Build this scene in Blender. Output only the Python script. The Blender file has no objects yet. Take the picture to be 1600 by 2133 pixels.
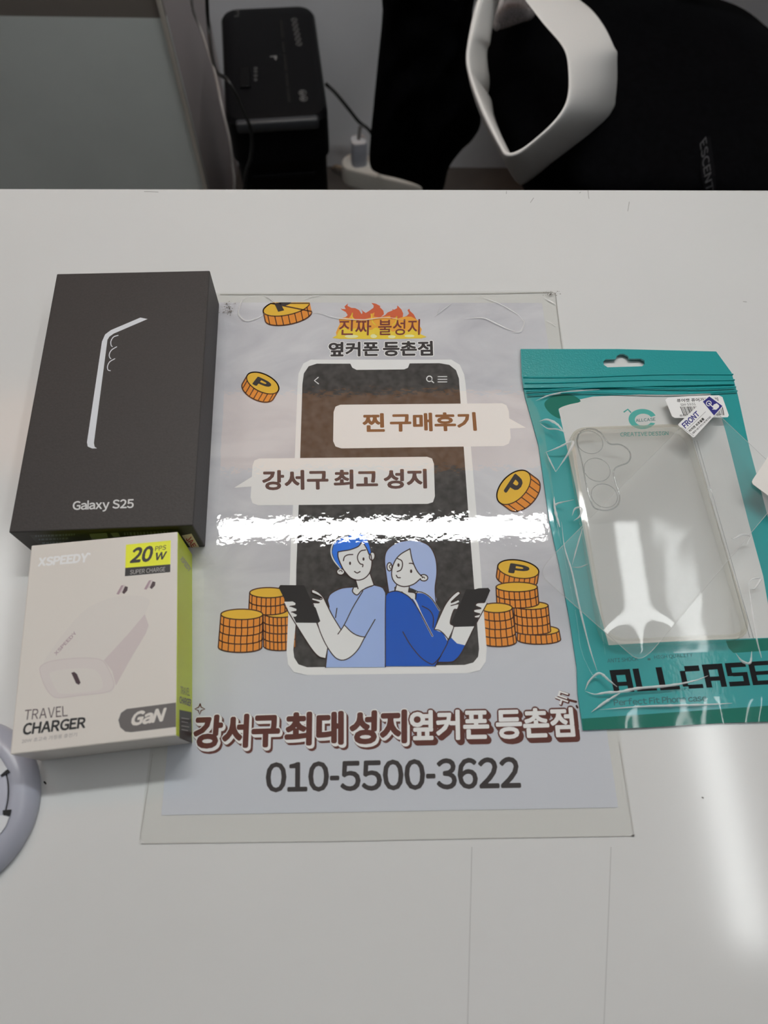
import bpy, bmesh, math, random
from mathutils import Vector, Matrix, noise
from mathutils.geometry import tessellate_polygon
from mathutils.bvhtree import BVHTree
random.seed(7)
SC = bpy.context.scene
COL = SC.collection
PI = math.pi

# ------------------------------------------------------------------ camera, world, lamps, exposure
W, H, F = 1600.0, 2133.0, 1431.3
Z0 = 0.74                                     # height of the counter top above the floor
CAM = Vector((-0.012676, -0.153924, 0.343324))  # relative to the counter top
ROT = Matrix(((0.99941284, 0.00936161, -0.03295964),
              (-0.02216432, 0.91021483, -0.41354287),
              (0.02612892, 0.41403058, 0.90988788)))
cd = bpy.data.cameras.new('camera')
cam = bpy.data.objects.new('camera', cd)
COL.objects.link(cam)
cd.sensor_fit = 'HORIZONTAL'; cd.sensor_width = 36.0; cd.lens = 36.0 * F / W
cd.clip_start = 0.01; cd.clip_end = 50
cam.matrix_world = Matrix.Translation(CAM + Vector((0, 0, Z0))) @ ROT.to_4x4()
cd.dof.use_dof = True; cd.dof.focus_distance = 0.405; cd.dof.aperture_fstop = 11.5
SC.camera = cam

wd = bpy.data.worlds.new('world'); SC.world = wd; wd.use_nodes = True
wd.node_tree.nodes['Background'].inputs[0].default_value = (0.95, 0.97, 1.0, 1)
wd.node_tree.nodes['Background'].inputs[1].default_value = 0.07

SC.view_settings.view_transform = 'Standard'
SC.view_settings.look = 'None'
SC.view_settings.gamma = 1.0
SC.view_settings.use_curve_mapping = False
SC.view_settings.exposure = 0.0
try:
    SC.cycles.use_denoising = True
    SC.cycles.transparent_max_bounces = 16
    SC.cycles.sample_clamp_indirect = 4.0
except Exception:
    pass
GLOW = 1.6           # radiance of the amber cove strip
LAMPS = [            # centre x, centre y, height over the counter, length, width, turned a quarter?, radiance
    (0.045, 0.549, 1.30, 0.845, 0.048, False, 62.0),     # a pendant hung low over the counter
    (-1.13, 0.13, 1.66, 1.16, 0.075, True, 7.0),
    (0.965, 0.12, 1.66, 1.16, 0.070, True, 15.0),
]

# ------------------------------------------------------------------ helpers
def lin(c):
    c = c / 255.0
    return c / 12.92 if c <= 0.04045 else ((c + 0.055) / 1.055) ** 2.4

def rgb(r, g, b, k=1.0):
    return (min(lin(r) * k, .95), min(lin(g) * k, .95), min(lin(b) * k, .95), 1)

K = 1.50          # photo brightness -> print albedo (the counter light is about 1/K of white)
MATS = {}

def mat(name, color, rough=0.5, spec=0.5, metal=0.0, noise_scale=0, noise_amt=0.0, bump=0.0, bump_scale=200, coat=0.0, coat_rough=0.05, emit=None, tint=None, stretch=None):
    if name in MATS:
        return MATS[name]
    m = bpy.data.materials.new(name); m.use_nodes = True
    nt = m.node_tree; b = nt.nodes['Principled BSDF']
    b.inputs['Base Color'].default_value = color
    b.inputs['Roughness'].default_value = rough
    b.inputs['Specular IOR Level'].default_value = spec
    b.inputs['Metallic'].default_value = metal
    b.inputs['Coat Weight'].default_value = coat
    b.inputs['Coat Roughness'].default_value = coat_rough
    if emit:
        b.inputs['Emission Color'].default_value = color
        b.inputs['Emission Strength'].default_value = emit
    g = nt.nodes.new('ShaderNodeNewGeometry')
    if noise_amt:
        n = nt.nodes.new('ShaderNodeTexNoise'); n.inputs['Scale'].default_value = noise_scale
        n.inputs['Detail'].default_value = 5
        src = g.outputs['Position']
        if stretch:
            mp = nt.nodes.new('ShaderNodeMapping'); mp.inputs['Scale'].default_value = stretch
            nt.links.new(src, mp.inputs['Vector']); src = mp.outputs['Vector']
        nt.links.new(src, n.inputs['Vector'])
        r = nt.nodes.new('ShaderNodeValToRGB')
        r.color_ramp.elements[0].position = 0.32; r.color_ramp.elements[1].position = 0.70
        c2 = tint if tint else color
        r.color_ramp.elements[0].color = tuple(max(0, x * (1 - noise_amt)) for x in color[:3]) + (1,)
        r.color_ramp.elements[1].color = tuple(min(1, x * (1 + noise_amt)) for x in c2[:3]) + (1,)
        nt.links.new(n.outputs['Fac'], r.inputs['Fac'])
        nt.links.new(r.outputs['Color'], b.inputs['Base Color'])
    if bump:
        n2 = nt.nodes.new('ShaderNodeTexNoise'); n2.inputs['Scale'].default_value = bump_scale
        n2.inputs['Detail'].default_value = 3
        nt.links.new(g.outputs['Position'], n2.inputs['Vector'])
        bp = nt.nodes.new('ShaderNodeBump'); bp.inputs['Distance'].default_value = bump
        bp.inputs['Strength'].default_value = 1.0
        nt.links.new(n2.outputs['Fac'], bp.inputs['Height'])
        nt.links.new(bp.outputs['Normal'], b.inputs['Normal'])
        if coat:
            nt.links.new(bp.outputs['Normal'], b.inputs['Coat Normal'])
    MATS[name] = m
    return m

def film(name, tint=(1, 1, 1), rough=0.03, whiten=0.0, ior=1.65, bump=0.0, bump_scale=100, white=(0.8, 0.8, 0.8), bump2=0, bump2_scale=20):
    """a thin clear sheet: see-through, with a Fresnel gloss and a little haze"""
    if name in MATS:
        return MATS[name]
    m = bpy.data.materials.new(name); m.use_nodes = True
    nt = m.node_tree; nt.nodes.clear()
    out = nt.nodes.new('ShaderNodeOutputMaterial')
    tr = nt.nodes.new('ShaderNodeBsdfTransparent'); tr.inputs[0].default_value = (*tint, 1)
    gl = nt.nodes.new('ShaderNodeBsdfGlossy'); gl.inputs['Roughness'].default_value = rough
    df = nt.nodes.new('ShaderNodeBsdfDiffuse'); df.inputs[0].default_value = (*white, 1)
    # the same Fresnel gloss seen from either side of the sheet
    gb = nt.nodes.new('ShaderNodeNewGeometry')
    mr = nt.nodes.new('ShaderNodeMapRange'); mr.inputs[3].default_value = ior; mr.inputs[4].default_value = 1.0 / ior
    fr = nt.nodes.new('ShaderNodeFresnel')
    nt.links.new(gb.outputs['Backfacing'], mr.inputs[0]); nt.links.new(mr.outputs[0], fr.inputs[0])
    mx = nt.nodes.new('ShaderNodeMixShader'); mx2 = nt.nodes.new('ShaderNodeMixShader')
    mx.inputs[0].default_value = whiten
    nt.links.new(tr.outputs[0], mx.inputs[1]); nt.links.new(df.outputs[0], mx.inputs[2])
    nt.links.new(fr.outputs[0], mx2.inputs[0]); nt.links.new(mx.outputs[0], mx2.inputs[1]); nt.links.new(gl.outputs[0], mx2.inputs[2])
    nt.links.new(mx2.outputs[0], out.inputs[0])
    if bump:
        g = nt.nodes.new('ShaderNodeNewGeometry')
        n = nt.nodes.new('ShaderNodeTexNoise'); n.inputs['Scale'].default_value = bump_scale; n.inputs['Detail'].default_value = 2
        nt.links.new(g.outputs['Position'], n.inputs['Vector'])
        bp = nt.nodes.new('ShaderNodeBump'); bp.inputs['Distance'].default_value = bump
        nt.links.new(n.outputs['Fac'], bp.inputs['Height'])
        last = bp
        if bump2:
            n3 = nt.nodes.new('ShaderNodeTexNoise'); n3.inputs['Scale'].default_value = bump2_scale; n3.inputs['Detail'].default_value = 1
            nt.links.new(g.outputs['Position'], n3.inputs['Vector'])
            b3 = nt.nodes.new('ShaderNodeBump'); b3.inputs['Distance'].default_value = bump2
            nt.links.new(n3.outputs['Fac'], b3.inputs['Height'])
            nt.links.new(bp.outputs['Normal'], b3.inputs['Normal'])
            last = b3
        nt.links.new(last.outputs['Normal'], gl.inputs['Normal'])
    MATS[name] = m
    return m

def tag(o, label, cat, group=None, kind=None):
    if label: o['label'] = label
    if cat: o['category'] = cat
    if group: o['group'] = group
    if kind: o['kind'] = kind
    return o

def thing(name, loc, label, cat, group=None):
    o = bpy.data.objects.new(name, None); COL.objects.link(o)
    o.location = loc; o.empty_display_size = 0.02
    return tag(o, label, cat, group)

def origin_of(o):
    v = Vector((0, 0, 0))
    while o:
        v += o.location; o = o.parent
    return v

def mesh(name, verts, faces, mats, parent=None, fm=None, smooth=False, label=None):
    """one mesh object; verts in world space"""
    og = origin_of(parent) if parent else Vector((0, 0, 0))
    me = bpy.data.meshes.new(name)
    me.from_pydata([tuple(Vector(v) - og) for v in verts], [], faces)
    if not isinstance(mats, (list, tuple)): mats = [mats]
    for m in mats: me.materials.append(m)
    if fm: me.polygons.foreach_set('material_index', fm)
    if smooth: me.polygons.foreach_set('use_smooth', [True] * len(me.polygons))
    me.update()
    o = bpy.data.objects.new(name, me); COL.objects.link(o)
    if parent: o.parent = parent
    if label: o['label'] = label
    return o

def from_bm(name, bm, mats, parent=None, smooth=False, label=None, angle=None):
    bm.normal_update()
    bm.verts.index_update()
    v = [x.co.copy() for x in bm.verts]; f = [[y.index for y in x.verts] for x in bm.faces]
    fm = [x.material_index for x in bm.faces]
    bm.free()
    o = mesh(name, v, f, mats, parent, fm, smooth, label)
    if angle is not None and smooth:
        # keep hard edges hard
        me = o.data
        import_angle = angle
        b2 = bmesh.new(); b2.from_mesh(me)
        for e in b2.edges:
            if len(e.link_faces) == 2 and e.calc_face_angle(0) > import_angle: e.smooth = False
        b2.to_mesh(me); b2.free()
    return o

def box_bm(cx, cy, z0, z1, w, l, ang=0.0, bevel=0.0, seg=3, bm=None):
    own = bmesh.new()
    bmesh.ops.create_cube(own, size=1.0)
    for v in own.verts:
        v.co.x *= w; v.co.y *= l; v.co.z *= (z1 - z0)
    if bevel:
        bmesh.ops.bevel(own, geom=list(own.edges), offset=bevel, segments=seg, profile=0.5, affect='EDGES')
    M = Matrix.Translation((cx, cy, (z0 + z1) / 2)) @ Matrix.Rotation(ang, 4, 'Z')
    own.transform(M)
    if bm is None:
        return own
    merge(bm, own)
    return bm

def merge(a, b):
    me = bpy.data.meshes.new('tmp'); b.to_mesh(me); b.free(); a.from_mesh(me); bpy.data.meshes.remove(me)

def px_ray(px, py):
    return ROT @ Vector(((px - W / 2) / F, -(py - H / 2) / F, -1.0))

def at(px, py, z):
    """point of the horizontal plane z (relative to the counter top) seen there in the photo, in world space"""
    d = px_ray(px, py); t = (z - CAM.z) / d.z
    p = CAM + d * t
    return Vector((p.x, p.y, z + Z0))

def aty(px, py, y):
    d = px_ray(px, py); t = (y - CAM.y) / d.y
    p = CAM + d * t
    return Vector((p.x, y, p.z + Z0))

def onp(px, py, O, N):
    d = px_ray(px, py); c = CAM + Vector((0, 0, Z0))
    return c + d * ((Vector(O) - c).dot(N) / d.dot(N))

def catmull(pts, n=6, closed=False):
    pts = [Vector(p) for p in pts]
    if len(pts) < 3: return pts
    out = []
    N = len(pts)
    for i in range(N if closed else N - 1):
        p1, p2 = pts[i], pts[(i + 1) % N]
        p0 = pts[i - 1] if (i > 0 or closed) else p1 * 2 - p2
        p3 = pts[(i + 2) % N] if (i + 2 < N or closed) else p2 * 2 - p1
        for k in range(n):
            t = k / n
            out.append(0.5 * ((2 * p1) + (p2 - p0) * t + (2 * p0 - 5 * p1 + 4 * p2 - p3) * t * t + (3 * p1 - p0 - 3 * p2 + p3) * t ** 3))
    if not closed: out.append(pts[-1])
    return out

def tube(name, pts, r, m, parent=None, n=8, sub=5, label=None):
    P = catmull(pts, sub)
    V, Fc = [], []
    up = Vector((0, 0, 1))
    for i, p in enumerate(P):
        t = (P[min(i + 1, len(P) - 1)] - P[max(i - 1, 0)]).normalized()
        a = t.cross(up)
        if a.length < 1e-4: a = t.cross(Vector((1, 0, 0)))
        a.normalize(); b = t.cross(a)
        for k in range(n):
            V.append(p + (a * math.cos(2 * PI * k / n) + b * math.sin(2 * PI * k / n)) * r)
    for i in range(len(P) - 1):
        for k in range(n):
            Fc.append([i * n + k, i * n + (k + 1) % n, (i + 1) * n + (k + 1) % n, (i + 1) * n + k])
    Fc.append(list(range(n))[::-1]); Fc.append([(len(P) - 1) * n + k for k in range(n)])
    return mesh(name, V, Fc, m, parent, smooth=True, label=label)

# ------------------------------------------------------------------ lettering
_txt = {}

def outline_of(t):
    """mesh of one run of lettering in the built-in font: 2-D points and faces"""
    if t in _txt: return _txt[t]
    c = bpy.data.curves.new('lettering', 'FONT'); c.body = t; c.resolution_u = 3
    o = bpy.data.objects.new('lettering', c); COL.objects.link(o)
    dg = bpy.context.evaluated_depsgraph_get(); dg.update()
    ev = o.evaluated_get(dg); me = ev.to_mesh()
    v = [(x.co.x, x.co.y) for x in me.vertices]; f = [list(p.vertices) for p in me.polygons]
    ev.to_mesh_clear(); bpy.data.objects.remove(o); bpy.data.curves.remove(c)
    _txt[t] = (v, f)
    return v, f

def glyphs(t, gap=0.10):
    if all(ord(ch) < 128 for ch in t):
        # latin and figures: the wide forms of the sans typeface, set close together
        V, Fc, x = [], [], 0.0
        for ch in t:
            if ch == ' ':
                x += 0.24; continue
            if ch == '-': v, f = [(0, .28), (.22, .28), (.22, .355), (0, .355)], [[0, 1, 2, 3]]
            elif ch == 'l': v, f = [(0, 0), (.075, 0), (.075, .77), (0, .77)], [[0, 1, 2, 3]]
            else: v, f = outline_of(chr(ord(ch) + 0xFEE0))
            x0 = min(p[0] for p in v); b = len(V)
            V += [(p[0] - x0 + x, p[1]) for p in v]; Fc += [[b + i for i in q] for q in f]
            x += max(p[0] for p in v) - x0 + gap
    else:
        V, Fc = outline_of(t)
    x0 = min(p[0] for p in V); x1 = max(p[0] for p in V); y0 = min(p[1] for p in V); y1 = max(p[1] for p in V)
    return [((p[0] - x0) / (x1 - x0), (p[1] - y0) / (y1 - y0)) for p in V], Fc, x1 - x0, y1 - y0

class Art:
    """flat print: shapes given in photo pixels, laid on a real surface by `plane(px, py, level)`"""
    def __init__(s, plane, tf=None):
        s.plane = plane; s.tf = tf or (lambda x, y: (x, y)); s.V = []; s.F = []; s.M = []; s.mats = []
    def _m(s, m):
        if m not in s.mats: s.mats.append(m)
        return s.mats.index(m)
    def _add(s, pts, faces, m, lv):
        b = len(s.V); k = s._m(m)
        q = [s.plane(x, y, lv) for x, y in pts]
        s.V += q
        for f in faces:
            s.F.append([b + i for i in f]); s.M.append(k)
    def raw(s, pts, faces, m, lv): s._add(pts, faces, m, lv)
    def poly(s, pts, m, lv, smooth=0, holes=()):
        loops = []
        for L in [pts, *holes]:
            L = [Vector((*s.tf(*p), 0)) for p in L]
            if smooth: L = catmull(L, smooth, True)
            loops.append(L)
        flat = [p for L in loops for p in L]
        tri = tessellate_polygon(loops)
        s._add([(p.x, p.y) for p in flat], [list(t) for t in tri], m, lv)
    def clip_poly(s, pts, m, lv, ymin):
        P = [s.tf(*p) for p in pts]; out = []
        for i in range(len(P)):
            a, b = P[i - 1], P[i]
            if (a[1] >= ymin) != (b[1] >= ymin):
                t = (ymin - a[1]) / (b[1] - a[1]); out.append((a[0] + (b[0] - a[0]) * t, ymin))
            if b[1] >= ymin: out.append(b)
        if len(out) < 3: return
        L = [Vector((x, y, 0)) for x, y in out]
        s._add(out, [list(t) for t in tessellate_polygon([L])], m, lv)
    def stroke(s, pts, w, m, lv, smooth=5, closed=False, ymin=None):
        P = [Vector((*s.tf(*p), 0)) for p in pts]
        if smooth and len(P) > 2: P = catmull(P, smooth, closed)
        if ymin is not None: P = [p for p in P if p.y >= ymin]
        if len(P) < 2: return
        V, Fc = [], []
        n = len(P)
        for i, p in enumerate(P):
            a = P[i - 1] if (i > 0 or closed) else p
            c = P[(i + 1) % n] if (i < n - 1 or closed) else p
            t = (c - a)
            if t.length < 1e-9: t = Vector((1, 0, 0))
            t.normalize(); nn = Vector((-t.y, t.x, 0)) * (w / 2)
            V += [(p.x + nn.x, p.y + nn.y), (p.x - nn.x, p.y - nn.y)]
        for i in range(n if closed else n - 1):
            j = (i + 1) % n
            Fc.append([2 * i, 2 * i + 1, 2 * j + 1, 2 * j])
        s._add(V, Fc, m, lv)
        if not closed and w > 1.2:
            for p in (P[0], P[-1]):
                s._add([(p.x + w / 2 * math.cos(k * PI / 5), p.y + w / 2 * math.sin(k * PI / 5)) for k in range(10)], [list(range(10))], m, lv)
    def ellipse(s, cx, cy, rx, ry, rot, m, lv, n=40):
        c, q = math.cos(rot), math.sin(rot)
        s.poly([(cx + c * rx * math.cos(2 * PI * k / n) - q * ry * math.sin(2 * PI * k / n), cy + q * rx * math.cos(2 * PI * k / n) + c * ry * math.sin(2 * PI * k / n)) for k in range(n)], m, lv)
    def text(s, t, bl, br, tr, tl, m, lv, bold=0.0, dx=0, dy=0, gap=0.10):
        """lettering stretched over a quad; bold (in ems) thickens it by laying shifted copies over each other"""
        v, f, w_, h_ = glyphs(t, gap)
        bl, br, tr, tl = [s.tf(*p) for p in (bl, br, tr, tl)]
        offs = [(0, 0)]
        if bold > 0:
            n = 8 if bold < 0.03 else 12
            offs += [(bold * math.cos(2 * PI * k / n), bold * math.sin(2 * PI * k / n)) for k in range(n)]
            if bold > 0.05: offs += [(bold * .5 * math.cos(2 * PI * k / 6), bold * .5 * math.sin(2 * PI * k / 6)) for k in range(6)]
        for k, (ox, oy) in enumerate(offs):
            pts = []
            for (u, w) in v:
                u += ox / w_; w += oy / h_
                a = (1 - u) * (1 - w); b = u * (1 - w); c = u * w; d = (1 - u) * w
                pts.append((a * bl[0] + b * br[0] + c * tr[0] + d * tl[0] + dx, a * bl[1] + b * br[1] + c * tr[1] + d * tl[1] + dy))
            s._add(pts, f, m, lv + .045 * k)
    def build(s, name, parent, label=None):
        return mesh(name, s.V, s.F, s.mats, parent, s.M, label=label)

def rrect(x0, y0, x1, y1, r, n=6):
    out = []
    for cx, cy, a in ((x1 - r, y0 + r, -PI / 2), (x1 - r, y1 - r, 0), (x0 + r, y1 - r, PI / 2), (x0 + r, y0 + r, PI)):
        for k in range(n + 1):
            t = a + k * PI / 2 / n
            out.append((cx + r * math.cos(t), cy + r * math.sin(t)))
    return out

def ell(cx, cy, rx, ry, rot=0.0, a0=0.0, a1=2 * PI, n=28):
    c, q = math.cos(rot), math.sin(rot); o = []
    for k in range(n + 1):
        t = a0 + (a1 - a0) * k / n
        o.append((cx + c * rx * math.cos(t) - q * ry * math.sin(t), cy + q * rx * math.cos(t) + c * ry * math.sin(t)))
    return o

# ------------------------------------------------------------------ the room
def struct(name, bm, m):
    o = from_bm(name, bm, m); o['kind'] = 'structure'; return o

M_wall = mat('wall_paint', (0.86, 0.86, 0.89, 1), 0.7, 0.3, noise_scale=3, noise_amt=0.04)
M_ceil = mat('ceiling_paint', (0.66, 0.66, 0.66, 1), 0.8, 0.2, noise_scale=2, noise_amt=0.03)
M_floor = mat('floor_vinyl', (0.10, 0.092, 0.085, 1), 0.28, 0.5, noise_scale=9, noise_amt=0.25, bump=0.0004, bump_scale=30)
YW = 1.19
struct('floor', box_bm(0, 0.3, -0.05, 0, 5.6, 6.2), M_floor)
struct('ceiling', box_bm(0, 0.3, 2.47, 2.52, 5.6, 6.2), M_ceil)
struct('wall_back', box_bm(0, YW + 0.05, 0, 1.25, 5.2, 0.10), M_wall)
struct('wall_far', box_bm(0, 3.25, 0, 2.47, 5.2, 0.10), M_wall)
struct('wall_left', box_bm(-2.65, 0.75, 0, 2.47, 0.10, 5.1), M_wall)
struct('wall_right', box_bm(2.65, 0.75, 0, 2.47, 0.10, 5.1), M_wall)

# ceiling battens
M_house = mat('lamp_housing', (0.8, 0.8, 0.8, 1), 0.4)
names = ['white linear pendant lamp hung low over the middle of the counter', 'ceiling batten lamp over the left end of the counter', 'ceiling batten lamp over the right end of the counter']
for i, (x, y, h, L, wd_, turn, power) in enumerate(LAMPS):
    t = thing('linear_lamp' if i == 0 else 'ceiling_lamp', (x, y, Z0 + h), names[i], 'lamp')
    w, l = (wd_, L) if turn else (L, wd_)
    zt = Z0 + h + .06 if i == 0 else 2.47
    from_bm('housing', box_bm(x, y, Z0 + h + .015, zt, w * 0.9 if turn else w, l if turn else l * 0.9), M_house, t)
    from_bm('diffuser', box_bm(x, y, Z0 + h, Z0 + h + .015, w, l), mat('lamp_diffuser_%d' % power, (0.97, 1.0, 0.99, 1), 0.5, emit=power), t)
    if i == 0:
        for dx in (-.36, .36): tube('suspension_wire', [Vector((x + dx, y, zt)), Vector((x + dx, y, 2.47))], .002, M_house, t)
# amber cove strip behind the batten
M_amber = mat('amber_light', (1.0, 0.42, 0.12, 1), 0.5, emit=GLOW)
t = thing('cove_light', (-0.35, 1.09, Z0 + 1.70), 'amber cove light strip on the ceiling behind the counter', 'lamp')
from_bm('housing', box_bm(-0.35, 1.09, Z0 + 1.71, 2.47, 1.9, 0.30), M_house, t)
from_bm('diffuser', box_bm(-0.35, 1.09, Z0 + 1.70, Z0 + 1.71, 1.9, 0.30), M_amber, t)

# ------------------------------------------------------------------ counter
M_top = mat('counter_laminate', (0.785, 0.788, 0.782, 1), 0.125, 0.5, noise_scale=6, noise_amt=0.02, bump=0.0000022, bump_scale=700)
M_edge = mat('counter_edge', (0.84, 0.84, 0.82, 1), 0.3)
M_body = mat('counter_body', (0.7, 0.7, 0.69, 1), 0.45)
M_scuff = mat('scuff', (0.33, 0.32, 0.31, 1), 0.6)
M_dark_speck = mat('dark_speck', (0.02, 0.02, 0.02, 1), 0.6)
ctr = thing('counter', (0, -0.15, 0), 'long white glossy shop counter carrying the boxes and the notice', 'counter')
yb0 = aty(0, 390, 0.25)
ang_c = math.atan2(0.003, 0.537)
def ctop():
    bm = box_bm(0.01, 0.2503 - 0.40, Z0 - 0.03, Z0, 2.9, 0.80, ang_c)
    bmesh.ops.bevel(bm, geom=[e for e in bm.edges if all(v.co.z > Z0 - 0.001 for v in e.verts)], offset=0.0012, segments=3, affect='EDGES')
    return bm
from_bm('worktop', ctop(), M_top, ctr)
from_bm('front_panel', box_bm(0.01, -0.50, 0.0, Z0 - 0.03, 2.8, 0.02), M_body, ctr)
for sx in (-1.38, 1.40):
    from_bm('end_panel', box_bm(sx, -0.16, 0.0, Z0 - 0.03, 0.03, 0.66), M_body, ctr)
def mark(pts, w, name, m, z=0.00004):
    a = Art(lambda x, y, l: at(x, y, z)); a.stroke(pts, w, m, 0, 4); a.build(name, ctr)
M_line = mat('pencil_line', (0.52, 0.52, 0.51, 1), 0.4)
mark([(983, 1765), (980, 1900), (974, 2140)], 1.6, 'ruled_line', M_line)
mark([(1273, 1765), (1268, 1900), (1258, 2140)], 1.6, 'ruled_line', M_line)
for pts in ([(1055, 398), (1055, 404)], [(1225, 396), (1226, 408), (1227, 414)], [(1112, 412), (1105, 422)], [(1311, 420), (1308, 440)], [(1207, 402), (1210, 400)], [(300, 399), (330, 400)], [(1548, 628), (1556, 629)]):
    mark(pts, 1.1, 'scuff_mark', M_scuff)
mark([(92.5, 1629), (95, 1632)], 4, 'speck', M_dark_speck)
mark([(1463, 1661), (1465, 1662)], 3, 'speck', M_scuff)

# ------------------------------------------------------------------ laminated notice
dz = 1.7e-5
zP = 0.00030
plane = lambda x, y, l: at(x, y, zP + l * dz)
C5 = lambda x, y: (440 + x / 4.2105, 600 + y / 4.2105)
C6 = lambda x, y: (800 + x / 4.2105, 600 + y / 4.2105)
C7 = lambda x, y: (440 + x / 4.2105, 1060 + y / 4.2105)
C8 = lambda x, y: (800 + x / 4.2105, 1060 + y / 4.2105)
CF = lambda x, y: (650 + x / 5.7143, 600 + y / 5.7143)

def ink(name, r, g, b, rough=0.6, **kw):
    return mat(name, rgb(r, g, b, K), rough, 0.1, **kw)

# paper: a printed pale lavender sheet with a faint crumpled pattern and a rosy band
def paper_mat():
    m = bpy.data.materials.new('notice_paper'); m.use_nodes = True
    nt = m.node_tree; b = nt.nodes['Principled BSDF']; b.inputs['Roughness'].default_value = 0.6; b.inputs['Specular IOR Level'].default_value = 0.1
    g = nt.nodes.new('ShaderNodeNewGeometry')
    mp = nt.nodes.new('ShaderNodeMapping'); mp.inputs['Scale'].default_value = (1, 1.8, 1); mp.inputs['Rotation'].default_value = (0, 0, 0.5)
    nt.links.new(g.outputs['Position'], mp.inputs['Vector'])
    n = nt.nodes.new('ShaderNodeTexNoise'); n.inputs['Scale'].default_value = 13; n.inputs['Detail'].default_value = 6; n.inputs['Roughness'].default_value = 0.55; n.inputs['Distortion'].default_value = 1.2
    nt.links.new(mp.outputs['Vector'], n.inputs['Vector'])
    r = nt.nodes.new('ShaderNodeValToRGB')
    e = r.color_ramp.elements
    e[0].position = 0.30; e[0].color = rgb(168, 168, 174, K); e[1].position = 0.62; e[1].color = rgb(188, 188, 192, K)
    nt.links.new(n.outputs['Fac'], r.inputs['Fac'])
    sx = nt.nodes.new('ShaderNodeSeparateXYZ'); nt.links.new(g.outputs['Position'], sx.inputs[0])
    # crumple below the drawing fades into a plain bluish sheet
    mr = nt.nodes.new('ShaderNodeMapRange'); mr.inputs[1].default_value = -0.03; mr.inputs[2].default_value = -0.09
    nt.links.new(sx.outputs['Y'], mr.inputs[0])
    mx = nt.nodes.new('ShaderNodeMix'); mx.data_type = 'RGBA'; mx.inputs[7].default_value = rgb(180, 183, 190, K)
    nt.links.new(mr.outputs[0], mx.inputs[0]); nt.links.new(r.outputs[0], mx.inputs[6])
    nt.links.new(mx.outputs[2], b.inputs['Base Color'])
    return m
M_paper = paper_mat()
M_back = film('laminate_backing', (0.985, 0.985, 0.975), 0.1, 0.04, ior=1.12)
M_lam = film('laminate_film', (0.995, 0.995, 0.99), 0.02, 0.0, ior=1.5, bump=0.000036, bump_scale=200, bump2=0.00005, bump2_scale=28)
M_crease = film('laminate_crease', (0.98, 0.98, 0.98), 0.2, 0.6, ior=1.5, white=(0.95, 0.95, 0.95))  # whitened: the specular highlights of the creases are put into the colour
M_grime = mat('grime', (0.18, 0.16, 0.13, 1), 0.8)

lamc = [at(430, 611, 0), at(1157, 607, 0), at(1322, 1741, 0), at(289, 1757, 0)]
notice = thing('laminated_notice', sum(lamc, Vector()) / 4, 'laminated paper notice with phone drawing lying between the boxes and the teal pouch', 'notice')

def lam_sheet(z, inset=0.0):
    """rounded-corner rectangle through the four corners"""
    c = [Vector((p.x, p.y, Z0 + z)) for p in lamc]; out = []
    r = 0.0045
    for i in range(4):
        p, a, b = c[i], c[i - 1], c[(i + 1) % 4]
        u = (a - p).normalized(); v = (b - p).normalized()
        for k in range(6):
            t = k / 5
            out.append(p + u * r * (1 - t) ** 2 + v * r * t ** 2)
    return out
V = lam_sheet(0.00008); mesh('backing_film', V, [list(range(len(V)))[::-1]], M_back, notice, label='clear film margin around the paper')
pc = [(435, 630), (1129, 631), (1288, 1682), (336, 1698)]
pv = [at(x, y, 0.00018) for x, y in pc] + [at(x, y, zP) for x, y in pc]
mesh('paper_sheet', pv, [[7, 6, 5, 4], [0, 1, 2, 3], [0, 4, 5, 1], [1, 5, 6, 2], [2, 6, 7, 3], [3, 7, 4, 0]], M_paper, notice)
# top film as a fine grid
def top_film():
    n, m_ = 24, 34; V, Fc = [], []
    c = [Vector((p.x, p.y, Z0 + 0.0010)) for p in lamc]
    for j in range(m_ + 1):
        for i in range(n + 1):
            u, v = i / n, j / m_
            p = c[0] * (1 - u) * (1 - v) + c[1] * u * (1 - v) + c[2] * u * v + c[3] * (1 - u) * v
            e = min(u, 1 - u, v, 1 - v)
            V.append(p)
    for j in range(m_):
        for i in range(n):
            a = j * (n + 1) + i; Fc.append([a + n + 1, a + n + 2, a + 1, a])
    return mesh('cover_film', V, Fc, M_lam, notice, smooth=True, label='glossy clear laminate')
top_film()

K_black = ink('ink_black', 58, 54, 54); K_out = ink('ink_outline', 62, 48, 46); K_white = ink('ink_white', 212, 212, 212)
K_frame = ink('ink_phone_frame', 208, 213, 220)
K_screen = ink('ink_screen', 66, 64, 63, noise_scale=240, noise_amt=0.3)
K_yel = ink('ink_coin_yellow', 206, 166, 62); K_ora = ink('ink_coin_orange', 202, 130, 56); K_cout = ink('ink_coin_outline', 84, 56, 44)
K_skin = ink('ink_pale_skin', 205, 206, 206); K_lb = ink('ink_light_blue', 146, 166, 208); K_bl = ink('ink_blue', 36, 84, 172); K_hair = ink('ink_hair_blue', 52, 112, 212)
K_hair2 = ink('ink_hair_light_blue', 156, 172, 214); K_tab = ink('ink_tablet', 46, 44, 44)
K_br1 = ink('ink_brown_warm', 116, 80, 56); K_br2 = ink('ink_brown_dark', 92, 68, 62); K_head = ink('ink_headline_brown', 88, 52, 46)
K_bub = ink('ink_bubble', 208, 207, 206); K_red = ink('ink_flame_red', 186, 92, 62); K_fo = ink('ink_flame_orange', 226, 150, 62); K_fy = ink('ink_flame_yellow', 240, 184, 66); K_fw = ink('ink_flame_pale', 250, 232, 160)
K_ftext = ink('ink_flame_letters', 112, 58, 56); K_fade = ink('ink_paper_shadow', 168, 170, 180)

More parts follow.
